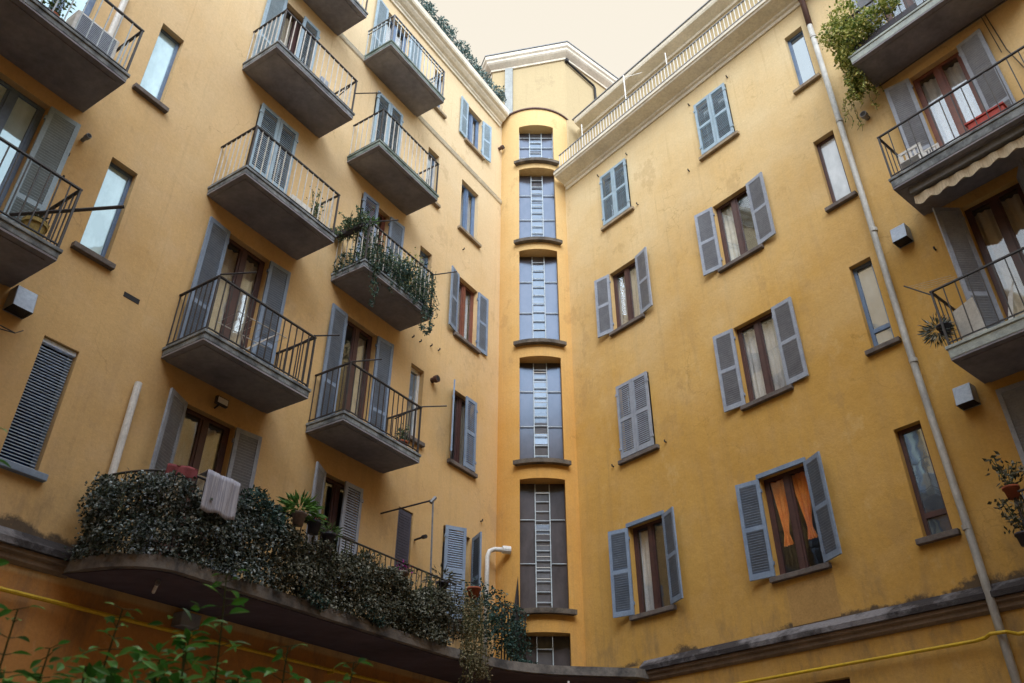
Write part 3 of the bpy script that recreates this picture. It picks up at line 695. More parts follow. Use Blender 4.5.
# moulded cornice of the block, mitred round its three visible sides
def ring(prof, base):
    out = []
    for o, z in prof:
        c = []
        dirs = [(BL*-1, None)]
        # left end, left-front corner, front corner, far right
        l0 = base[0]; l1 = base[1]; l2 = base[2]
        side = Vector((-.977*-.0-.35, .94, 0)).normalized(); sn = Vector((-side.y, side.x, 0))
        p_back = l0+side*3+sn*o
        # intersections of the offset lines
        def isect(p, d, q, e):
            den = d.x*e.y-d.y*e.x; t = ((q.x-p.x)*e.y-(q.y-p.y)*e.x)/den; return p+d*t
        a = isect(l0+sn*o, side, l0+BLn*o, BL); b = isect(l1+BLn*o, BL, l1+BRn*o, BR); d_ = l2+BRn*o
        out.append([(q.x, q.y, z) for q in (p_back, a, b, d_)])
    return out
prof = [(.002, 23.72), (.05, 23.72), (.06, 23.79), (.10, 23.82), (.20, 23.90), (.24, 23.95), (.25, 24.02), (.30, 24.07), (.31, 24.20), (.01, 24.26)]
rg = ring(prof, [BC+BL*2.42, BC, BC+BR*7])
m = MB(); K = len(rg)
m.add([p for r_ in rg for p in r_], [(i*4+j, i*4+j+1, (i+1)*4+j+1, (i+1)*4+j) for i in range(K-1) for j in range(3)]); m.build('block_cornice', 'cream', tower, fixn=True)
rg = ring([(.01, 24.262), (.33, 24.222), (.33, 24.26), (.01, 24.45)], [BC+BL*2.42, BC, BC+BR*7])
m = MB(); K = 4
m.add([p for r_ in rg for p in r_], [(i*4+j, i*4+j+1, (i+1)*4+j+1, (i+1)*4+j) for i in range(K-1) for j in range(3)]); m.build('eaves_flashing', 'gbar', tower)
m = MB(); c = [(p.x, p.y, 24.4) for p in pts]; m.add(c, [tuple(range(5))]); m.build('block_roof', 'roof', tower)
m = MB(TBl); m.box(1.72, 1.97, .002, .09, 18.4, 23.72); m.build('pilaster', 'alup', tower)
m = MB(TBr); m.tube([(.02, .05, 23.66), (.10, .06, 23.62), (1.22, .06, 23.37), (1.27, .06, 23.28), (1.27, .06, 20.6)], .04, 8); m.box(-.03, .07, .02, .12, 23.60, 23.72); m.build('drain_pipe', 'dark', tower)

# ------------------------------------------------------------------ plants
def leaf(m, p, size, d=None, asp=.55):
    """one folded leaf: two quads meeting on the midrib"""
    if d is None: d = Vector((random.gauss(0, 1), random.gauss(0, 1), random.gauss(-.2, .8)))
    d = d.normalized(); r = d.cross(Vector((random.gauss(0, 1), random.gauss(0, 1), random.gauss(0, 1)))).normalized(); n = d.cross(r)
    L = size*random.uniform(.7, 1.3); W = L*asp*.5
    a = p; b = p+d*L*.45+n*L*.10; c = p+d*L-n*L*.06
    l = p+d*L*.42+r*W-n*L*.02; q = p+d*L*.42-r*W-n*L*.02
    m.add([a, l, c, b, q], [(0, 1, 2, 3), (0, 3, 2, 4)], raw=True)
def leaf8(m, p, size, d, asp=.42):
    d = d.normalized(); r = d.cross(Vector((random.gauss(0, .5), random.gauss(0, .5), 1))).normalized(); n = r.cross(d)
    L = size*random.uniform(.8, 1.2); W = L*asp*.5
    prof = [(0, .04), (.18, .62), (.42, 1), (.68, .78), (.88, .35), (1.0, .0)]
    dr = random.uniform(.10, .35); P = []
    for t, wd in prof:
        c = p+d*L*t-n*L*dr*t*t; P += [c+r*W*wd+n*W*wd*.35, c, c-r*W*wd+n*W*wd*.35]
    m.add(P, [(3*i+a, 3*i+a+1, 3*i+a+4, 3*i+a+3) for i in range(5) for a in (0, 1)], raw=True)
def blob(m, c, rad, n, size, asp=.55):
    c = Vector(c)
    for _ in range(n):
        v = Vector((random.gauss(0, 1), random.gauss(0, 1), random.gauss(0, 1))).normalized()*random.uniform(.35, 1)**.6
        leaf(m, c+Vector((v.x*rad[0], v.y*rad[1], v.z*rad[2])), size, asp=asp)
def strand(m, st, p, L, n, size, droop=None, thick=.004, sway=.05):
    """a stem that wanders in direction droop with leaves along it"""
    p = Vector(p); d = Vector(droop or (0, 0, -1)); pts = [p.copy()]; k = max(3, int(L/.08))
    for i in range(k):
        p = p+d.normalized()*L/k+Vector((random.gauss(0, sway*.3), random.gauss(0, sway*.3), random.gauss(0, sway*.15))); pts.append(p.copy())
    if st is not None: st.tube(pts, thick, 4, raw=True)
    for i in range(n):
        f = random.uniform(0, k-.01); j = int(f); q = pts[j].lerp(pts[j+1], f-j)
        leaf(m, q, size)
def near_path(path, s):
    """point and normal at fraction s of the polyline"""
    f = s*(len(path)-1); i = min(int(f), len(path)-2); a, b = path[i], path[i+1]; t = (b-a).normalized()
    return a.lerp(b, f-i), Vector((t.y, -t.x, 0))
def plant(name, loc, label, cat, parts, group=None):
    t = thing(name, loc, label, cat, group)
    for nm, mb, mt in parts: mb.build(nm, mt, t, fixn=(mt in ('terra', 'potd', 'potg', 'poty', 'stem')), smooth=(nm == 'pot'))
    return t
def pot(mb, T, u, o, z, r=.10, h=.17):
    c = T(u, o, z); R2 = [(r*.72, 0), (r*.95, h*.8), (r*1.08, h*.8), (r*1.08, h), (r*.92, h), (r*.85, h*.85)]; n = 14
    vs = [c+Vector((q*cos(2*pi*k/n), q*sin(2*pi*k/n), y)) for q, y in R2 for k in range(n)]
    fs = [(i*n+k, i*n+(k+1) % n, (i+1)*n+(k+1) % n, (i+1)*n+k) for i in range(len(R2)-1) for k in range(n)]+[tuple(range(n))[::-1], tuple((len(R2)-1)*n+k for k in range(n))]
    mb.add(vs, fs, raw=True)

# ivy that covers the terrace railing
def along(path):
    L = [0]
    for a, b in zip(path, path[1:]): L.append(L[-1]+(b-a).length)
    return L
Lr = along(rr)
def at_len(s):
    for i in range(len(rr)-1):
        if s <= Lr[i+1] or i == len(rr)-2:
            f = (s-Lr[i])/(Lr[i+1]-Lr[i]); a, b = rr[i], rr[i+1]; t = (b-a).normalized(); return a.lerp(b, f), Vector((t.y, -t.x, 0))
TOT = Lr[-1]
def hump(s): return .06*sin(s*3.1)+.05*sin(s*7.3+1)+.04*sin(s*13)
def ivy(s0, s1, n, mat, label, top=5.72, size=.047):
    m = MB(); st = MB()
    for i in range(n):
        s = random.uniform(s0, s1)+random.gauss(0, .05); s = min(max(s, .02), TOT-.02)
        p, nn = at_len(s); tz = top+hump(s); z = 4.68+(tz-4.68)*random.random()**.9
        out = random.gauss(.05, .065)+.03*sin(s*5+z*6)+.03*sin(z*11-s*3)
        q = p+nn*out+Vector((0, 0, z-random.random()*.02))
        d = Vector((random.gauss(0, .7), random.gauss(0, .7), random.gauss(-.65, .5)))+nn*random.uniform(0, .9)
        leaf(m, q, size, d, .8)
    for i in range(int((s1-s0)*9)):
        p, nn = at_len(random.uniform(s0, s1)); strand(m, st, p+nn*.08+Vector((0, 0, 5.72)), random.uniform(.2, .7), 8, size*.8, sway=.12)
    bk = MB()
    for i in range(int((s1-s0)/.12)):                    # woody stems threaded through the bars
        s = s0+i*.12; p, nn = at_len(min(s, TOT)); bk.tube([(p.x+random.gauss(0, .03), p.y+random.gauss(0, .03), 4.78), (p.x, p.y, 5.2), (p.x+random.gauss(0, .04), p.y, 5.6+hump(s))], .012, 4)
    p, _ = at_len(s0)
    return plant('ivy', (p.x, p.y, 4.76), label, 'ivy', [('foliage', m, mat), ('stems', st, 'stem'), ('woody_stems', bk, 'stem')])
ivy(.0, 2.7, 14000, 'ivy', 'dark glossy ivy covering the rounded left end of the terrace railing, below the red blanket', top=5.66)
ivy(2.7, 5.2, 12500, 'ivyo', 'dark dense ivy on the middle of the terrace railing, under the potted plants', top=5.55)
ivy(5.2, TOT-.3, 10000, 'ivyo', 'olive dry ivy on the straight right end of the terrace railing', top=5.50)
# denser bush above the rail beside the towel
m = MB(); st = MB()
for u, z, r in ((6.75, 5.75, .2), (6.95, 5.62, .22), (7.15, 5.5, .2)):
    c = TL(u, 1.22, z); blob(m, c, (r, r, r*.9), 420, .06)
plant('climbing_bush', TL(6.95, 1.2, 5.4), 'bushy green climber swelling over the terrace rail just right of the towel', 'bush', [('foliage', m, 'teal')])
# tufts on the slab edge
for u, lab in ((7.9, 'small blue-green tuft growing on the terrace slab edge, the left one of two'), (9.15, 'larger blue-green tuft growing on the terrace slab edge, the right one of two')):
    m = MB()
    for i in range(7): blob(m, TL(u+i*.07-.2, 1.3, 4.80-.02*i), (.10, .07, .09), 46, .05)
    plant('edge_tuft', TL(u, 1.3, 4.76), lab, 'plant', [('foliage', m, 'teal')])
m = MB(); st = MB()
for i in range(34):
    u = random.uniform(11.35, 11.95); o = random.uniform(1.30, 1.46)
    strand(m, st, TL(u, o, random.uniform(5.2, 5.75)), random.uniform(.7, 1.5), 56, .045, sway=.06)
for i in range(12): blob(m, TL(random.uniform(11.4, 11.95), 1.4, 4.45+random.uniform(-.12, .25)), (.14, .10, .14), 60, .045)
pt = MB(); pot(pt, TL, 11.72, 1.30, 5.62, .12, .16)
plant('trailing_plant', TL(11.7, 1.3, 5.6), 'pale yellowish trailing plant hanging from a terracotta pot at the right end of the terrace', 'plant', [('foliage', m, 'pale'), ('stems', st, 'stem'), ('pot', pt, 'terra')])
m = MB(); st = MB()
for i in range(30):
    u = random.uniform(12.2, 14.0); o = .95+random.uniform(-.1, .1)
    strand(m, st, TL(u, o, random.uniform(5.2, 6.05)), random.uniform(.25, .8), 30, .07, sway=.1)
for u in (12.3, 12.6, 12.9, 13.2, 13.5, 13.8):
    for z in (5.2, 5.5, 5.8): blob(m, TL(u+random.uniform(-.1, .1), .9, z+(.15 if u < 13 else 0)), (.24, .15, .2), 95, .065)
plant('climber', TL(13, .9, 4.76), 'blue-green climber at the terrace corner, between the trailing plant and the stair tower', 'plant', [('foliage', m, 'teal'), ('stems', st, 'stem')])
m = MB(); 
for i in range(6): blob(m, TL(13.3+i*.16, 1.2, 4.83), (.13, .1, .08), 60, .06)
plant('edge_plant', TL(13.7, 1.2, 4.76), 'low green plant on the slab edge at the foot of the stair tower', 'plant', [('foliage', m, 'teal')])

# pots standing along the terrace rail
def rail_pot(u, o, z, mat, pm, label, r=.1, h=.18, spread=.18, n=120, size=.07, asp=.3, flowers=None, name='potted_plant'):
    p = MB(); pot(p, TL, u, o, z, r, h); f = MB(); c = TL(u, o, z+h)
    for i in range(n):
        d = Vector((random.gauss(0, 1), random.gauss(0, 1), abs(random.gauss(.7, .5)))).normalized(); L = spread*random.uniform(.3, 1)
        leaf(f, c+Vector((d.x*L, d.y*L, d.z*L-.3*L*L/spread)), size, d+Vector((0, 0, -.5)), asp)
    parts = [('pot', p, pm), ('foliage', f, mat)]
    if flowers:
        fl = MB()
        for i in range(26):
            v = Vector((random.gauss(0, .08), random.gauss(0, .08), random.uniform(.0, .14))); leaf(fl, c+v, .05, asp=1.)
        parts.append(('flowers', fl, flowers))
    return plant(name, TL(u, o, z), label, 'potted plant', parts)
rail_pot(7.50, 1.28, 5.62, 'fern', 'potg', 'bright green fern in a grey pot on the terrace rail', spread=.30, n=220, size=.16, asp=.22)
rail_pot(7.82, 1.26, 5.60, 'grn', 'potd', 'red flowering plant in a dark pot beside the fern on the terrace rail', spread=.12, flowers='flower')
rail_pot(8.15, 1.24, 5.52, 'grn', 'potd', 'small leafy plant in a dark pot, right of the red flowers on the terrace rail', spread=.2, n=150)
rail_pot(9.95, 1.15, 5.45, 'ivyo', 'potg', 'plant with magenta flowers low on the terrace rail in front of the dark narrow shutter', spread=.16, flowers='magenta')
rail_pot(11.0, 1.15, 5.55, 'ivyo', 'potd', 'sprawling thin-leaved plant on the terrace rail below the white exhaust pipe', spread=.34, n=90, size=.1)

# flowery balcony of the left wing
def bush(T, u, o, z, rad, n, size, mat, label, name='balcony_plant', cat='plant', stems=5, potm='terra', asp=.5):
    f = MB(); st = MB(); p = MB(); pot(p, T, u, o, z, .10, .16)
    base = T(u, o, z+.16)
    for i in range(stems):
        tip = base+Vector((random.gauss(0, rad[0]*.5), random.gauss(0, rad[1]*.5), rad[2]*random.uniform(1., 1.9)))
        st.tube([base, base.lerp(tip, .5)+Vector((random.gauss(0, .03), random.gauss(0, .03), 0)), tip], .006, 4, raw=True)
        for k in range(n//stems):
            q = base.lerp(tip, random.uniform(.1, 1.05))+Vector((random.gauss(0, rad[0]*.38), random.gauss(0, rad[1]*.38), random.gauss(0, rad[2]*.12)))
            leaf(f, q, size, asp=asp)
    return plant(name, T(u, o, z), label, cat, [('pot', p, potm), ('foliage', f, mat), ('stems', st, 'stem')])
m = MB(); st = MB(); tr = MB(TL)
tr.box(8.41, 8.51, .08, .76, 12.04, 12.16)
for i in range(120): strand(m, st, TL(8.46+random.gauss(0, .07), random.uniform(.02, .85), random.uniform(12.05, 12.22)), random.uniform(.1, .34), 11, .06, droop=(random.gauss(0, .6), random.gauss(0, .6), random.uniform(-.5, 1)))
t = thing('window_box', TL(8.46, .4, 12.0), 'planter of green herbs hooked over the left end rail of the overgrown balcony', 'window box')
m.build('foliage', 'basket', t, fixn=False); st.build('stems', 'stem', t); tr.build('trough', 'potd', t)
m = MB()
for i in range(50): leaf(m, TL(8.62+random.gauss(0, .05), .75+random.gauss(0, .05), 12.25+random.uniform(0, .1)), .12, Vector((random.gauss(0, 1), random.gauss(0, 1), .5)), .2)
plant('spider_plant', TL(8.6, .75, 12.2), 'bright green grassy tuft at the front left corner of the overgrown balcony rail', 'plant', [('foliage', m, 'fern')])
bush(TL, 8.75, .6, 11.27, (.2, .2, .35), 594, .055, 'basket', 'low mixed greenery at the left front corner of the overgrown balcony')
bush(TL, 9.15, .75, 11.27, (.28, .16, .22), 756, .06, 'basket', 'dense low greenery along the front of the overgrown balcony, left of centre', potm='potd')
bush(TL, 9.6, .75, 11.27, (.28, .16, .30), 756, .06, 'teal', 'blue-green leafy plant at the front centre of the overgrown balcony', potm='potd')
bush(TL, 9.95, .62, 11.27, (.22, .2, .62), 540, .06, 'vine', 'tall yellowish shrub rising above the rail of the overgrown balcony')
bush(TL, 10.35, .65, 11.27, (.24, .2, .52), 756, .06, 'basket', 'tall green shrub at the right end of the overgrown balcony', potm='potg')
m = MB(); st = MB()
for i in range(60):
    u = random.uniform(8.55, 10.55); strand(m, st, TL(u, .87, 11.36), random.uniform(.05, .30), 8, .05, sway=.1)
for u, L in ((8.78, .85), (8.84, .60), (10.25, .55), (10.42, .60), (10.5, .45)):
    for k in range(2): strand(m, st, TL(u+random.gauss(0, .02), .90, 11.25), L, 26, .06, sway=.07)
    blob(m, TL(u, .9, 11.22-L), (.06, .06, .05), 26, .06)
for i in range(95):
    u = random.uniform(8.6, 10.6); strand(m, st, TL(u, .88+random.uniform(-.06, .08), random.uniform(11.45, 12.0)), random.uniform(.2, .6), 12, .055, sway=.12)
for i in range(26):
    strand(m, st, TL(8.52, random.uniform(.05, .85), random.uniform(11.4, 11.7)), random.uniform(.2, .4), 10, .055, sway=.1)
for i in range(20): strand(m, st, TL(random.uniform(10.3, 10.65), random.uniform(.4, .95), random.uniform(11.9, 12.3)), random.uniform(.3, .7), 14, .055, sway=.12)
plant('hanging_plant', TL(9.5, .9, 11.3), 'trailing greenery hanging in strands under the front edge of the overgrown balcony', 'plant', [('foliage', m, 'teal'), ('stems', st, 'stem')])
bush(TL, 7.35, .70, 11.18, (.14, .14, .42), 170, .055, 'basket', 'small leafy potted plant behind the right end of the white balcony railing')
bush(TL, 10.2, .68, 8.01, (.12, .12, .18), 150, .05, 'basket', 'little potted plant in the right corner of the black railed balcony below the overgrown one')
bush(TL, 2.3, .8, 11.07, (.2, .2, .4), 170, .07, 'grn', 'leafy plant in a pot on the top left balcony beside the air conditioner')

m = MB()
for i in range(9): blob(m, TL(11.15+i*.075, 1.22, 5.0+.22*(i % 3)), (.16, .12, .20), 120, .05)
plant('ivy', TL(11.4, 1.2, 4.68), 'last clump of olive ivy, hiding the foot of the shutter beside the trailing plant', 'ivy', [('foliage', m, 'ivyo')])
# climber on the top right balcony
m = MB(); st = MB()
for u, o, z, r, n in ((3.75, .7, 15.35, .34, 420), (3.6, .7, 14.6, .24, 300), (3.55, .75, 15.15, .34, 420), (3.35, .8, 14.85, .30, 420), (3.72, .6, 14.75, .26, 340), (3.05, .85, 14.95, .26, 300), (3.5, .75, 15.6, .33, 300), (2.7, .85, 15.0, .2, 200), (3.8, .45, 14.35, .17, 220), (3.9, .30, 14.10, .15, 170), (3.74, .45, 14.2, .15, 150)):
    blob(m, TR(u, o, z), (r, r, r), int(n*1.5), .075)
for i in range(46): strand(m, st, TR(random.uniform(3.6, 3.9), random.uniform(.15, .75), random.uniform(14.2, 15.2)), random.uniform(.3, .9), 26, .06, sway=.1)
for i in range(5): strand(m, st, TR(4.15+random.gauss(0, .04), .15, 14.3), random.uniform(.5, .95), 18, .05, droop=(.06, 0, -1), sway=.08)
tr = MB(TR); tr.box(2.3, 3.5, .62, .80, 14.46, 14.66)
t = plant('climbing_vine', TR(3.5, .7, 14.45), 'yellow-green vine spilling over the top right balcony and down the downpipe', 'vine', [('foliage', m, 'vine'), ('stems', st, 'stem'), ('trough', tr, 'potd')])
# rosemary ball and pots on the right
m = MB(); st = MB()
for i in range(420):
    d = Vector((random.gauss(0, 1), random.gauss(0, 1), random.gauss(0, 1))).normalized(); leaf(m, TR(3.72, .78, 8.33)+d*random.uniform(.05, .19), .10, d, .12)
p = MB(); pot(p, TR, 3.62, .78, 8.22, .1, .14)
plant('hanging_bush', TR(3.7, .78, 8.2), 'round dark needle-leaved bush hanging outside the left end of the middle right balcony', 'plant', [('foliage', m, 'ivy'), ('pot', p, 'potd')])
bush(TR, 3.58, .50, 5.72, (.22, .2, .30), 110, .09, 'ivyo', 'straggly potted plant on the corner of the small lowest right balcony')
bush(TR, 3.2, .40, 4.80, (.2, .16, .35), 160, .08, 'grn', 'leafy green plant inside the railing of the small lowest right balcony', potm='potg')
bush(TR, 3.62, .50, 5.10, (.16, .14, .3), 130, .08, 'ivyo', 'straggly plant hooked halfway up the railing of the small lowest right balcony', potm='potd')
bush(TR, 3.56, .42, 4.80, (.16, .14, .2), 90, .08, 'ivyo', 'low straggly plant outside the railing of the small lowest right balcony', potm='potd')

# roof hedge in planters along the left cornice
for i in range(11):
    u = 13.75-i*.58; big = 1+.25*sin(i*2.1)
    t = thing('roof_planter', TL(u, .1, 21.04), 'blue planter of shrubs on the left cornice, one of the row below the sky', 'planter', 'shrubs in planters on the roof edge')
    b = MB(TL); b.add([(u-.20, -.10, 21.04), (u+.20, -.10, 21.04), (u+.20, .16, 21.04), (u-.20, .16, 21.04), (u-.25, -.14, 21.36), (u+.25, -.14, 21.36), (u+.25, .22, 21.36), (u-.25, .22, 21.36)],
          [(0, 1, 2, 3), (4, 5, 6, 7), (0, 1, 5, 4), (1, 2, 6, 5), (2, 3, 7, 6), (3, 0, 4, 7)]); b.build('box', 'bluef' if i % 2 else 'potd', t)
    f = MB()
    for k in range(3): blob(f, TL(u+random.uniform(-.14, .14), .10+random.uniform(-.05, .08), 21.40+.16*k*big), (.25, .23, .16), 190, .075)
    f.build('foliage', 'hedge', t, fixn=False)
m = MB(TL)
m.tube([(14.0, -.05, 22.22), (UB, -.05, 22.22)], .014)
for i in range(14): m.box(13.9-i*1.2-.012, 13.9-i*1.2+.012, -.062, -.038, 21.03, 22.22)
m.build('roof_rail', 'gbar', left)

# ------------------------------------------------------------------ things on the walls and balconies
def cyl(T, p, q, r, n=12): mb = MB(T); mb.tube([p, q], r, n); return mb
# downpipe
t = thing('downpipe', TR(4.41, .1, 0), 'long zinc rain downpipe on the right wall, brown at its very top', 'downpipe')
m = MB(TR); m.tube([(4.39, .11, .0), (4.40, .11, 5.6), (4.44, .11, 8.7), (4.42, .11, 11.9), (4.41, .11, 16.9)], .055, 12); m.build('pipe', 'zinc', t, smooth=True)
m = MB(TR); m.tube([(4.41, .11, 16.88), (4.40, .11, 17.7), (4.40, .45, 18.0)], .062, 12); m.build('top_section', 'rust', t, smooth=True)
for z in (3.0, 5.65, 8.4, 11.1, 13.9, 16.5):
    m = MB(TR); m.tube([(4.41+.02*(8 < z < 9), .11, z-.035), (4.41+.02*(8 < z < 9), .11, z+.035)], .066, 12); m.box(4.40, 4.43, .0, .06, z-.02, z+.02); m.build('bracket', 'zinc', t)
# gas pipes
m = MB(TL); m.tube([(UB, .09, 4.17), (3, .09, 4.18), (10, .09, 4.20), (12.4, .09, 4.22)], .026, 8)
for u in (3.9, 6.9, 9.7): m.box(u-.015, u+.015, 0, .12, 4.15, 4.23)
tag(m.build('gas_pipe', 'gas', loc=TL(5, 0, 4.18), smooth=False), 'yellow gas pipe running along the shaded left wall under the terrace', 'pipe')
m = MB(TR); m.tube([(10.2, .09, 4.17), (7, .09, 4.18), (4.75, .09, 4.18), (4.6, .12, 4.19), (4.5, .20, 4.21), (4.3, .20, 4.20), (4.2, .10, 4.17), (-3, .09, 4.17)], .024, 8)
tag(m.build('gas_pipe', 'gas', loc=TR(5, 0, 4.18)), 'yellow gas pipe on the right wall that bends out over the downpipe', 'pipe')
# vent hoods
def hood(T, u, z, label, o=.0, flip=1, w_=.13):
    t = thing('vent_hood', T(u, 0, z), label, 'vent')
    m = MB(T); P = [(u-w_, .002, z-.16), (u+w_, .002, z-.16), (u+w_, .002, z+.15), (u-w_, .002, z+.15), (u-w_, .25, z-.16), (u+w_, .25, z-.16), (u+w_, .19, z+.15), (u-w_, .19, z+.15)]
    m.add(P, [(0, 1, 2, 3), (4, 5, 6, 7), (3, 2, 6, 7), (0, 3, 7, 4), (1, 2, 6, 5)]); m.build('hood', 'alu', t, bevel=.01)
    m = MB(T); m.box(u-w_+.015, u+w_-.015, .01, .235, z-.15, z-.145); m.build('grille', 'dark', t)
hood(TL, 3.55, 7.52, 'blue-grey metal vent hood on the left wall below the black railed balcony')
hood(TR, 4.0, 10.72, 'blue-grey metal vent hood on the right wall, upper of the two beside the downpipe')
hood(TR, 3.86, 7.52, 'blue-grey metal vent hood on the right wall, lower of the two beside the downpipe')
def stub(T, u, z, r, label, mat='gbar'):
    t = thing('flue_pipe', T(u, 0, z), label, 'flue pipe')
    m = MB(T); m.tube([(u, .0, z), (u, .14, z)], r, 12); m.build('pipe', mat, t, smooth=False)
    m = MB(T); m.tube([(u, .09, z), (u, .17, z)], r*1.35, 12); m.build('cap', mat, t)
    m = MB(T); m.tube([(u, .171, z), (u, .174, z)], r*1.0, 12); m.build('opening', 'dark', t)
stub(TL, 3.53, 10.42, .03, 'short metal flue sticking out beside the big shutter at far left')
stub(TR, 3.94, 13.65, .05, 'short dark flue sticking out left of the upper right balcony')
stub(TL, 11.75, 10.45, .06, 'short brown flue above the narrow white framed window', 'rust')
stub(TL, 14.15, 19.6, .05, 'brown gutter outlet in the corner under the left cornice', 'rust')
# small brick vent
m = MB(TL); m.box(4.80, 5.05, -.0, .006, 8.42, 8.50); o = m.build('air_brick', 'dark', loc=TL(4.9, 0, 8.46)); tag(o, 'tiny dark slotted air brick in the left wall, below the second slim window', 'vent')
# small dark wall plugs and hooks
HK = [(TL, 11.0, 11.15), (TL, 11.25, 11.17), (TL, 11.62, 11.26), (TL, 11.9, 11.3), (TL, 12.62, 14.68), (TL, 3.42, 10.0), (TL, 3.47, 9.6), (TR, 9.68, 15.5), (TR, 9.62, 8.95), (TR, 11.12, 8.93), (TR, 10.92, 17.4), (TR, 9.86, 17.38),
      (TR, 7.75, 17.4), (TR, 6.6, 17.35), (TR, 8.05, 15.4), (TL, 13.7, 7.9), (TR, 3.6, 10.2)]
for T, u, z in HK:
    m = MB(T); m.tube([(u, 0, z), (u, .05, z), (u, .05, z+.04)], .016, 6)
    tag(m.build('wall_hook', 'dark', loc=T(u, 0, z)), 'tiny dark iron hook or plug in the ochre wall', 'hook', 'small iron hooks in the walls')
# white plastic conduit and exhaust
m = MB(TL); m.tube([(5.35, .07, 5.0), (5.35, .07, 7.24)], .05, 10)
tag(m.build('conduit', 'white', loc=TL(5.35, 0, 5)), 'upright white plastic pipe on the left wall above the rounded end of the terrace', 'pipe')
t = thing('exhaust_pipe', TL(13.86, 0, 5), 'white plastic exhaust with an elbow next to the stair tower', 'pipe')
m = MB(TL); m.tube([(13.82, .10, 5.0), (13.84, .10, 7.15), (13.87, .13, 7.27), (13.95, .2, 7.32), (14.1, .36, 7.32)], .05, 10); m.build('pipe', 'white', t, smooth=True)
m = MB(TL); m.tube([(14.06, .33, 7.32), (14.19, .45, 7.32)], .085, 12); m.build('cowl', 'white', t)
# floodlight above the terrace door (unlit)
t = thing('floodlight', TL(6.68, 0, 7.5), 'small black and white floodlight above the terrace door with the red blanket', 'floodlight')
m = MB(TL); m.tube([(6.66, 0, 7.46), (6.66, .12, 7.50)], .015, 6); m.build('bracket', 'iron', t)
m = MB(TL); m.box(6.56, 6.78, .10, .16, 7.47, 7.60); m.build('housing', 'iron', t, bevel=.01)
m = MB(TL); m.box(6.58, 6.76, .161, .166, 7.49, 7.58); m.build('lens', 'white', t)
# lamps under the terrace
def under_tube(p, q, label):
    t = thing('tube_lamp', p, label, 'lamp'); m = MB(); m.tube([p, q], .022, 8); m.build('tube', 'white', t)
    m = MB(); a = (Vector(q)-Vector(p)).normalized(); m.tube([Vector(p)-a*.04, Vector(p)+a*.02], .03, 8, raw=True); m.build('cap', 'gbar', t)
under_tube(tuple(TL(5.85, .86, 4.47)), tuple(TL(5.98, .62, 4.43)), 'unlit white tube lamp under the left end of the terrace')
under_tube((1.0, 15.0, 4.1), (1.0, 15.0, 4.35), 'short white tube hanging under the terrace below the stair tower')
t = thing('wall_box', TL(6.9, 0, 4.3), 'small grey box with a lamp on the wall under the terrace', 'box')
m = MB(TL); m.box(6.75, 7.05, .0, .20, 4.26, 4.44); m.build('housing', 'alu', t, bevel=.01)
# clothes pole frame at the terrace
t = thing('drying_stand', TL(10.84, .97, 5.7), 'thin iron drying stand fixed to the terrace rail before the dark narrow shutter', 'drying stand')
m = MB(TL); m.tube([(10.55, .0, 7.05), (10.84, .97, 7.2)], .016, 6); m.build('arm', 'iron', t)
m = MB(TL); m.tube([(10.84, .97, 7.2), (10.86, 1.0, 5.7)], .018, 6); m.tube([(10.80, .95, 7.14), (10.88, .99, 7.26)], .035, 6); m.build('pole', 'gbar', t)
m = MB(TL); m.tube([(11.55, .0, 6.85), (11.4, .35, 6.8)], .02, 6); m.tube([(11.42, .31, 6.81), (11.38, .41, 6.79)], .04, 8)
tag(m.build('wall_tap', 'iron', loc=TL(11.5, 0, 6.8)), 'short dark bracket between the clothes frame and the last shutter on the terrace', 'bracket')
# towel and blanket on the rail
def cloth(path_s, ztop, drop, mat, name, label, cat, off=.12, back=.35):
    m = MB(); n = 16; k = 12; P = []
    for j in range(k+1):
        f = j/k
        for i in range(n+1):
            s = path_s[0]+(path_s[1]-path_s[0])*i/n; p, nn = at_len(s)
            if f < .25: o = .08+f/.25*(off-.08); z = ztop-.02*(.25-f)
            else: o = off+.012*sin(i*.7+f*2)+.006*sin(i*1.9); z = ztop-(f-.25)/.75*drop*(1+.03*sin(i*.7))
            if f == .25: z = ztop+.01
            q = p+nn*o; P.append((q.x, q.y, z))
    m.add(P, [(j*(n+1)+i, j*(n+1)+i+1, (j+1)*(n+1)+i+1, (j+1)*(n+1)+i) for j in range(k) for i in range(n)])
    o = m.build(name, mat, loc=P[0], smooth=True, fixn=False)
    so_ = o.modifiers.new('thick', 'SOLIDIFY'); so_.thickness = .003
    return tag(o, label, cat)
def s_of_u(u, z=0):
    best = min(range(400), key=lambda k: (at_len(TOT*k/400)[0]-TL(u, 1.19, 0)).length); return TOT*best/400
s1_ = s_of_u(5.80)-.0; s2_ = s1_+.50
cloth((s1_, s2_), 5.76, .50, 'towel', 'towel', 'grey ribbed towel hung over the ivy-covered terrace rail', 'towel', off=.27)
s0_ = s1_-.33
cloth((s0_, s1_-.03), 5.80, .13, 'red', 'blanket', 'faded red cloth bunched on the terrace rail left of the grey towel', 'blanket', off=.10)
# folded parasol / dark flag near the tower
m = MB(TL); m.add([(13.95, .55, 5.1), (14.2, .6, 5.1), (14.22, .62, 6.75), (13.98, .70, 5.1), (14.2, .72, 5.15)], [(0, 1, 2), (0, 2, 3), (3, 4, 2), (1, 4, 2), (0, 1, 4, 3)])
tag(m.build('folded_parasol', 'dark', loc=TL(14.1, .6, 5.1)), 'dark folded parasol standing in the corner of the terrace by the stair tower', 'parasol')
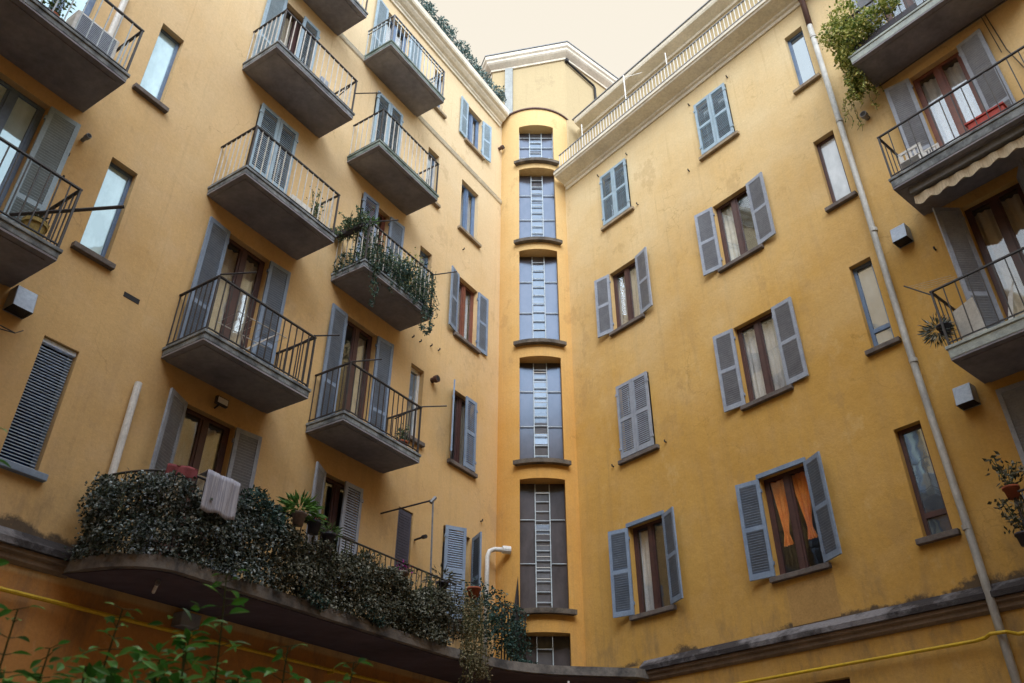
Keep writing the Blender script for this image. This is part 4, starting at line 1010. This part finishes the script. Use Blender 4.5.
# clothes airer on the balcony with the black railing, left wing
t = thing('clothes_airer', TL(6.9, .4, 8.0), 'folding wire clothes airer on the black railed balcony above the floodlight', 'clothes airer')
m = MB(TL)
for a, b in (((6.35, .25, 8.02), (7.0, .55, 8.75)), ((7.0, .25, 8.02), (6.35, .55, 8.75)), ((6.35, .7, 8.02), (7.0, .7, 8.75)), ((6.2, .2, 8.72), (7.2, .2, 8.78)), ((6.2, .7, 8.72), (7.2, .7, 8.78))): m.tube([a, b], .008, 5)
for i in range(8): m.tube([(6.25+i*.13, .2, 8.74), (6.25+i*.13, .7, 8.76)], .004, 4)
m.build('frame', 'wbar', t)
# white plastic chair
def chair(T, u, o, z, label, s=1., mat='white', grp=None):
    t = thing('garden_chair', T(u, o, z), label, 'chair', grp)
    m = MB(T); m.box(u-.22*s, u+.22*s, o-.21*s, o+.21*s, z+.40*s, z+.43*s); m.build('seat', mat, t, bevel=.01)
    m = MB(T)
    m.box(u-.23*s, u-.19*s, o-.03*s, o+.0, z+.43*s, z+.82*s)
    for k in range(5): m.box(u-.17*s+k*.085*s-.02*s, u-.17*s+k*.085*s+.02*s, o-.03*s, o-.01*s, z+.45*s, z+.80*s)
    m.box(u-.23*s, u+.23*s, o-.035*s, o, z+.78*s, z+.84*s); m.box(u+.19*s, u+.23*s, o-.03*s, o, z+.43*s, z+.82*s)
    m.build('backrest', mat, t)
    for a in (-1, 1):
        for b in (-1, 1):
            m = MB(T); m.tube([(u+a*.19*s, o+b*.18*s, z+.40*s), (u+a*.22*s, o+b*.21*s, z)], [.02*s, .016*s], 6); m.build('leg', mat, t)
chair(TR, 3.28, .62, 11.17, 'white plastic garden chair at the left end of the upper right balcony', .85)
chair(TR, 2.95, .66, 11.17, 'low white plastic stool-like chair in the middle of the upper right balcony', .55)
# white items stacked on the middle right balcony
t = thing('drying_rack', TR(3.3, .55, 7.9), 'white folded drying rack and boards leaning on the rail of the middle right balcony', 'drying rack')
m = MB(TR); m.add([(3.5, .55, 7.9), (3.1, .75, 7.9), (3.12, .80, 8.6), (3.5, .60, 8.62), (3.5, .52, 7.9), (3.1, .72, 7.9), (3.12, .77, 8.6), (3.5, .57, 8.62)], [(0, 1, 2, 3), (7, 6, 5, 4), (0, 4, 5, 1), (1, 5, 6, 2), (2, 6, 7, 3), (3, 7, 4, 0)]); m.build('board', 'white', t)
m = MB(TR)
for k in range(7): m.tube([(2.95-k*.03, .5+k*.05, 7.9), (2.75-k*.03, .5+k*.05, 8.55)], .008, 4)
m.tube([(2.95, .5, 7.92), (2.75, .8, 7.92)], .01, 4); m.tube([(2.75, .5, 8.55), (2.55, .8, 8.55)], .01, 4); m.build('frame', 'white', t)
m = MB(TR); m.tube([(3.34, .06, 7.95), (3.34, .06, 10.35)], .045, 10)
tag(m.build('awning_post', 'white', loc=TR(3.34, .06, 8)), 'upright pale pipe on the wall at the left end of the middle right balcony', 'pipe')
t = thing('signal_antenna', TR(3.6, 1.0, 8.9), 'tangle of thin wire arms on the left corner of the middle right balcony rail', 'clothes line')
m = MB(TR)
m.tube([(3.57, .98, 8.80), (3.90, 1.0, 9.15)], .012, 5); m.build('arm', 'iron', t)
m = MB(TR)
for k in range(4): m.tube([(3.85-k*.07, 1.0, 9.1-k*.05), (3.3-k*.05, .75, 9.12-k*.05)], .003, 4)
m.build('wires', 'wbar', t)
t = thing('window_box', TR(2.15, .75, 11.2), 'red trough planter at the right of the upper right balcony', 'planter')
m = MB(TR); m.box(1.75, 2.3, .72, .9, 11.25, 11.42); m.build('trough', 'redp', t, bevel=.015)
m = MB(TR); m.box(1.73, 2.32, .70, .92, 11.42, 11.45); m.build('rim', 'redp', t)
# yellow basket, air conditioner, big arm on the near balconies
t = thing('plant_basket', TL(3.1, .8, 7.89), 'straw-yellow basket on the corner of the black railed balcony at far left', 'basket')
m = MB(); pot(m, TL, 3.12, .78, 7.90, .14, .26); m.build('pot', 'poty', t)
m = MB(); blob(m, TL(3.12, .78, 8.2), (.12, .12, .06), 60, .07); m.build('foliage', 'ivyo', t, fixn=False)
m = MB(TL); m.tube([(2.9, .55, 8.25), (3.5, .98, 8.58), (3.85, 1.22, 8.78)], .024, 6)
tag(m.build('iron_bar', 'iron', loc=TL(3.4, .95, 8.6)), 'thick black bar poking out past the corner of the left black railed balcony', 'bar')
t = thing('air_conditioner', TL(3.0, .5, 11.07), 'white air conditioning unit in the corner of the top left balcony', 'air conditioner')
m = MB(TL); m.box(2.55, 3.2, .52, .82, 11.12, 11.68); m.build('case', 'white', t, bevel=.015)
m = MB(TL)
for k in range(16): m.box(2.6, 3.15, .821, .832, 11.17+k*.03, 11.17+k*.03+.012)
m.build('grille', 'alu', t)
m = MB(TL); m.box(2.6, 2.66, .55, .8, 11.06, 11.12); m.box(3.08, 3.14, .55, .8, 11.06, 11.12); m.build('feet', 'dark', t)
m = MB(TL); m.add([(1.9, .85, 11.5), (2.2, .85, 11.5), (2.2, .87, 12.0), (1.9, .87, 12.0), (1.9, .8, 11.5), (2.2, .8, 11.5), (2.2, .82, 12.0), (1.9, .82, 12.0)], [(0, 1, 2, 3), (4, 5, 6, 7), (0, 1, 5, 4), (1, 2, 6, 5), (2, 3, 7, 6), (3, 0, 4, 7)])
m = MB(TL); m.tube([(3.30, .05, 11.1), (3.30, .05, 13.6)], .05, 8)
tag(m.build('conduit', 'white', loc=TL(3.3, 0, 11)), 'pale upright pipe on the wall behind the air conditioner of the top left balcony', 'pipe')
m = MB(TL); m.tube([(3.0, .05, 7.15), (3.55, .30, 6.98), (3.72, .05, 7.2)], .008, 5); m.tube([(2.6, .05, 6.9), (3.55, .30, 6.98)], .008, 5)
tag(m.build('clothes_line', 'iron', loc=TL(3.3, .2, 7)), 'thin wire clothes bracket below the left vent hood', 'clothes line')
# little things on balconies
m = MB(TL); m.box(6.75, 6.95, .70, .86, 14.37, 14.62); o = m.build('storage_box', 'alu', loc=TL(6.8, .8, 14.37), bevel=.01); tag(o, 'small blue-grey box on the topmost full balcony of the first column, by its railing', 'box')
m = MB(TL); m.box(6.65, 7.1, .62, .84, 11.19, 11.42); o = m.build('storage_box', 'white', loc=TL(6.8, .8, 11.19), bevel=.01); tag(o, 'low white box behind the white railing below the closed blue shutters', 'box')
# awning under the upper right balcony
t = thing('awning', TR(2.3, .8, 10.9), 'rolled cream awning with a scalloped valance under the upper right balcony', 'awning')
m = MB(TR); m.box(.8, 3.42, .62, .86, 10.80, 10.955); m.build('cassette', 'gbar', t, bevel=.01)
m = MB(TR); m.tube([(.8, .72, 10.74), (3.4, .72, 10.74)], .07, 10); m.build('roller', 'awn', t)
m = MB(TR); n = 130; P = []
for i in range(n+1):
    u = .8+2.6*i/n; ph = (u-.8)/.26*pi; P.append((u, .80+.015*sin(ph*2), 10.76)); P.append((u, .83+.02*sin(ph*2), 10.60-.055*abs(sin(ph))))
m.add(P, [(2*i, 2*i+2, 2*i+3, 2*i+1) for i in range(n)])
o = m.build('valance', 'awn', t, fixn=False); o.modifiers.new('thick', 'SOLIDIFY').thickness = .004
m = MB(TR); m.tube([(3.52, .12, 14.08), (2.2, .12, 14.12), (1.2, .12, 14.12)], .014, 6)
tag(m.build('curtain_rod', 'iron', loc=TR(2.4, .1, 14.1)), 'thin dark rod on the wall above the upper right balcony door', 'rod')
# cables on the right
m = MB(TR); m.tube([(1.60, .03, 17.5), (1.56, .03, 14.4), (1.50, .03, 13.2), (1.2, .03, 11.5)], .010, 5); m.tube([(1.66, .03, 17.5), (1.62, .03, 14.4), (1.58, .03, 13.2)], .008, 5)
tag(m.build('wall_cable', 'cable', loc=TR(1.6, 0, 14)), 'pair of thin dark cables running down the wall at the right edge', 'cable')

# ------------------------------------------------------------------ shrubs close to the viewer
def shrub(x, y, z, label, h=.8, n=16, size=.11, mat='near', lean=(0, 0), bushy=0):
    st = MB(); f = MB(); base = Vector((x, y, 0)); top = Vector((x+lean[0], y+lean[1], z)); k = 12; pts = []
    for i in range(k+1):
        t = i/k; pts.append(base.lerp(top, t)+Vector((.04*sin(t*5+x*7), .03*sin(t*4+x), 0)))
    st.tube(pts, [.010-.007*i/k for i in range(k+1)], 6, raw=True)
    lo = z-h
    for i in range(n):
        zz = z-h*(i/n)**1.1; t = max(0, min(1, zz/z)); q = base.lerp(top, t)+Vector((.04*sin(t*5+x*7), .03*sin(t*4+x), 0))
        a = i*2.4+random.uniform(-.3, .3)
        for s in (0, pi):
            d = Vector((cos(a+s), sin(a+s), random.uniform(-.15, .55))); pet = q+d.normalized()*random.uniform(.02, .05)
            st.tube([q, pet], .002, 3, raw=True); leaf8(f, pet, size*random.uniform(.75, 1.1)*(.5+.5*min(1, (i+1)/4)), d+Vector((0, 0, -.1)), .42)
    for b in range(bushy):
        c = Vector((x+random.gauss(0, .16), y+random.gauss(0, .1), z-h*random.uniform(.35, 1.0))); 
        st.tube([base.lerp(top, .55), c], .004, 4, raw=True)
        for i in range(26): leaf8(f, c+Vector((random.gauss(0, .08), random.gauss(0, .07), random.gauss(0, .06))), size*.75, Vector((random.gauss(0, 1), random.gauss(0, 1), random.gauss(.1, .4))), .45)
    t = thing('garden_shrub', (x, y, 0), label, 'shrub')
    st.build('stem', 'stem', t); f.build('foliage', mat, t, fixn=False)
shrub(-1.98, 3.02, 2.56, 'dark leafy shrub stem rising at the bottom left edge', h=.75, n=13, size=.12)
shrub(-1.82, 3.1, 2.42, 'slender shoot with paired leaves, second from the bottom left edge', h=.55, n=9, size=.10)
shrub(-1.55, 3.25, 2.46, 'bushy green shrub top in front of the shaded wall under the rounded terrace end', h=.6, n=14, size=.085, bushy=11)
shrub(-1.17, 3.40, 2.64, 'tallest thin shoot overlapping the terrace slab below the ivy', h=.7, n=18, size=.085, lean=(-.03, 0), bushy=3)
shrub(-1.32, 3.35, 2.40, 'bushy green shrub top left of the tallest shoot', h=.55, n=13, size=.085, bushy=9)
shrub(-.88, 3.49, 2.37, 'green shoot right of the tallest shoot along the bottom edge', h=.4, n=11, size=.085, bushy=5)
shrub(-.66, 3.53, 2.315, 'rightmost low green shoot of the shrubs along the bottom edge', h=.35, n=10, size=.085, bushy=4)
shrub(-2.06, 2.9, 3.08, 'tall dark shoot touching the left edge beside the white blind', h=.18, n=4, size=.09, lean=(-.02, 0))

shrub(-1.72, 3.2, 2.30, 'low dense green shrub at the bottom edge, left of the bushy top', h=.35, n=9, size=.085, bushy=8)
shrub(-1.40, 3.3, 2.28, 'low dense green shrub at the bottom edge between the two bushy tops', h=.35, n=9, size=.085, bushy=9)
shrub(-1.05, 3.42, 2.24, 'low dense green shrub at the bottom edge just right of the tallest shoot', h=.35, n=9, size=.085, bushy=9)
for o in bpy.data.objects:
    if '_b' in o: del o['_b']
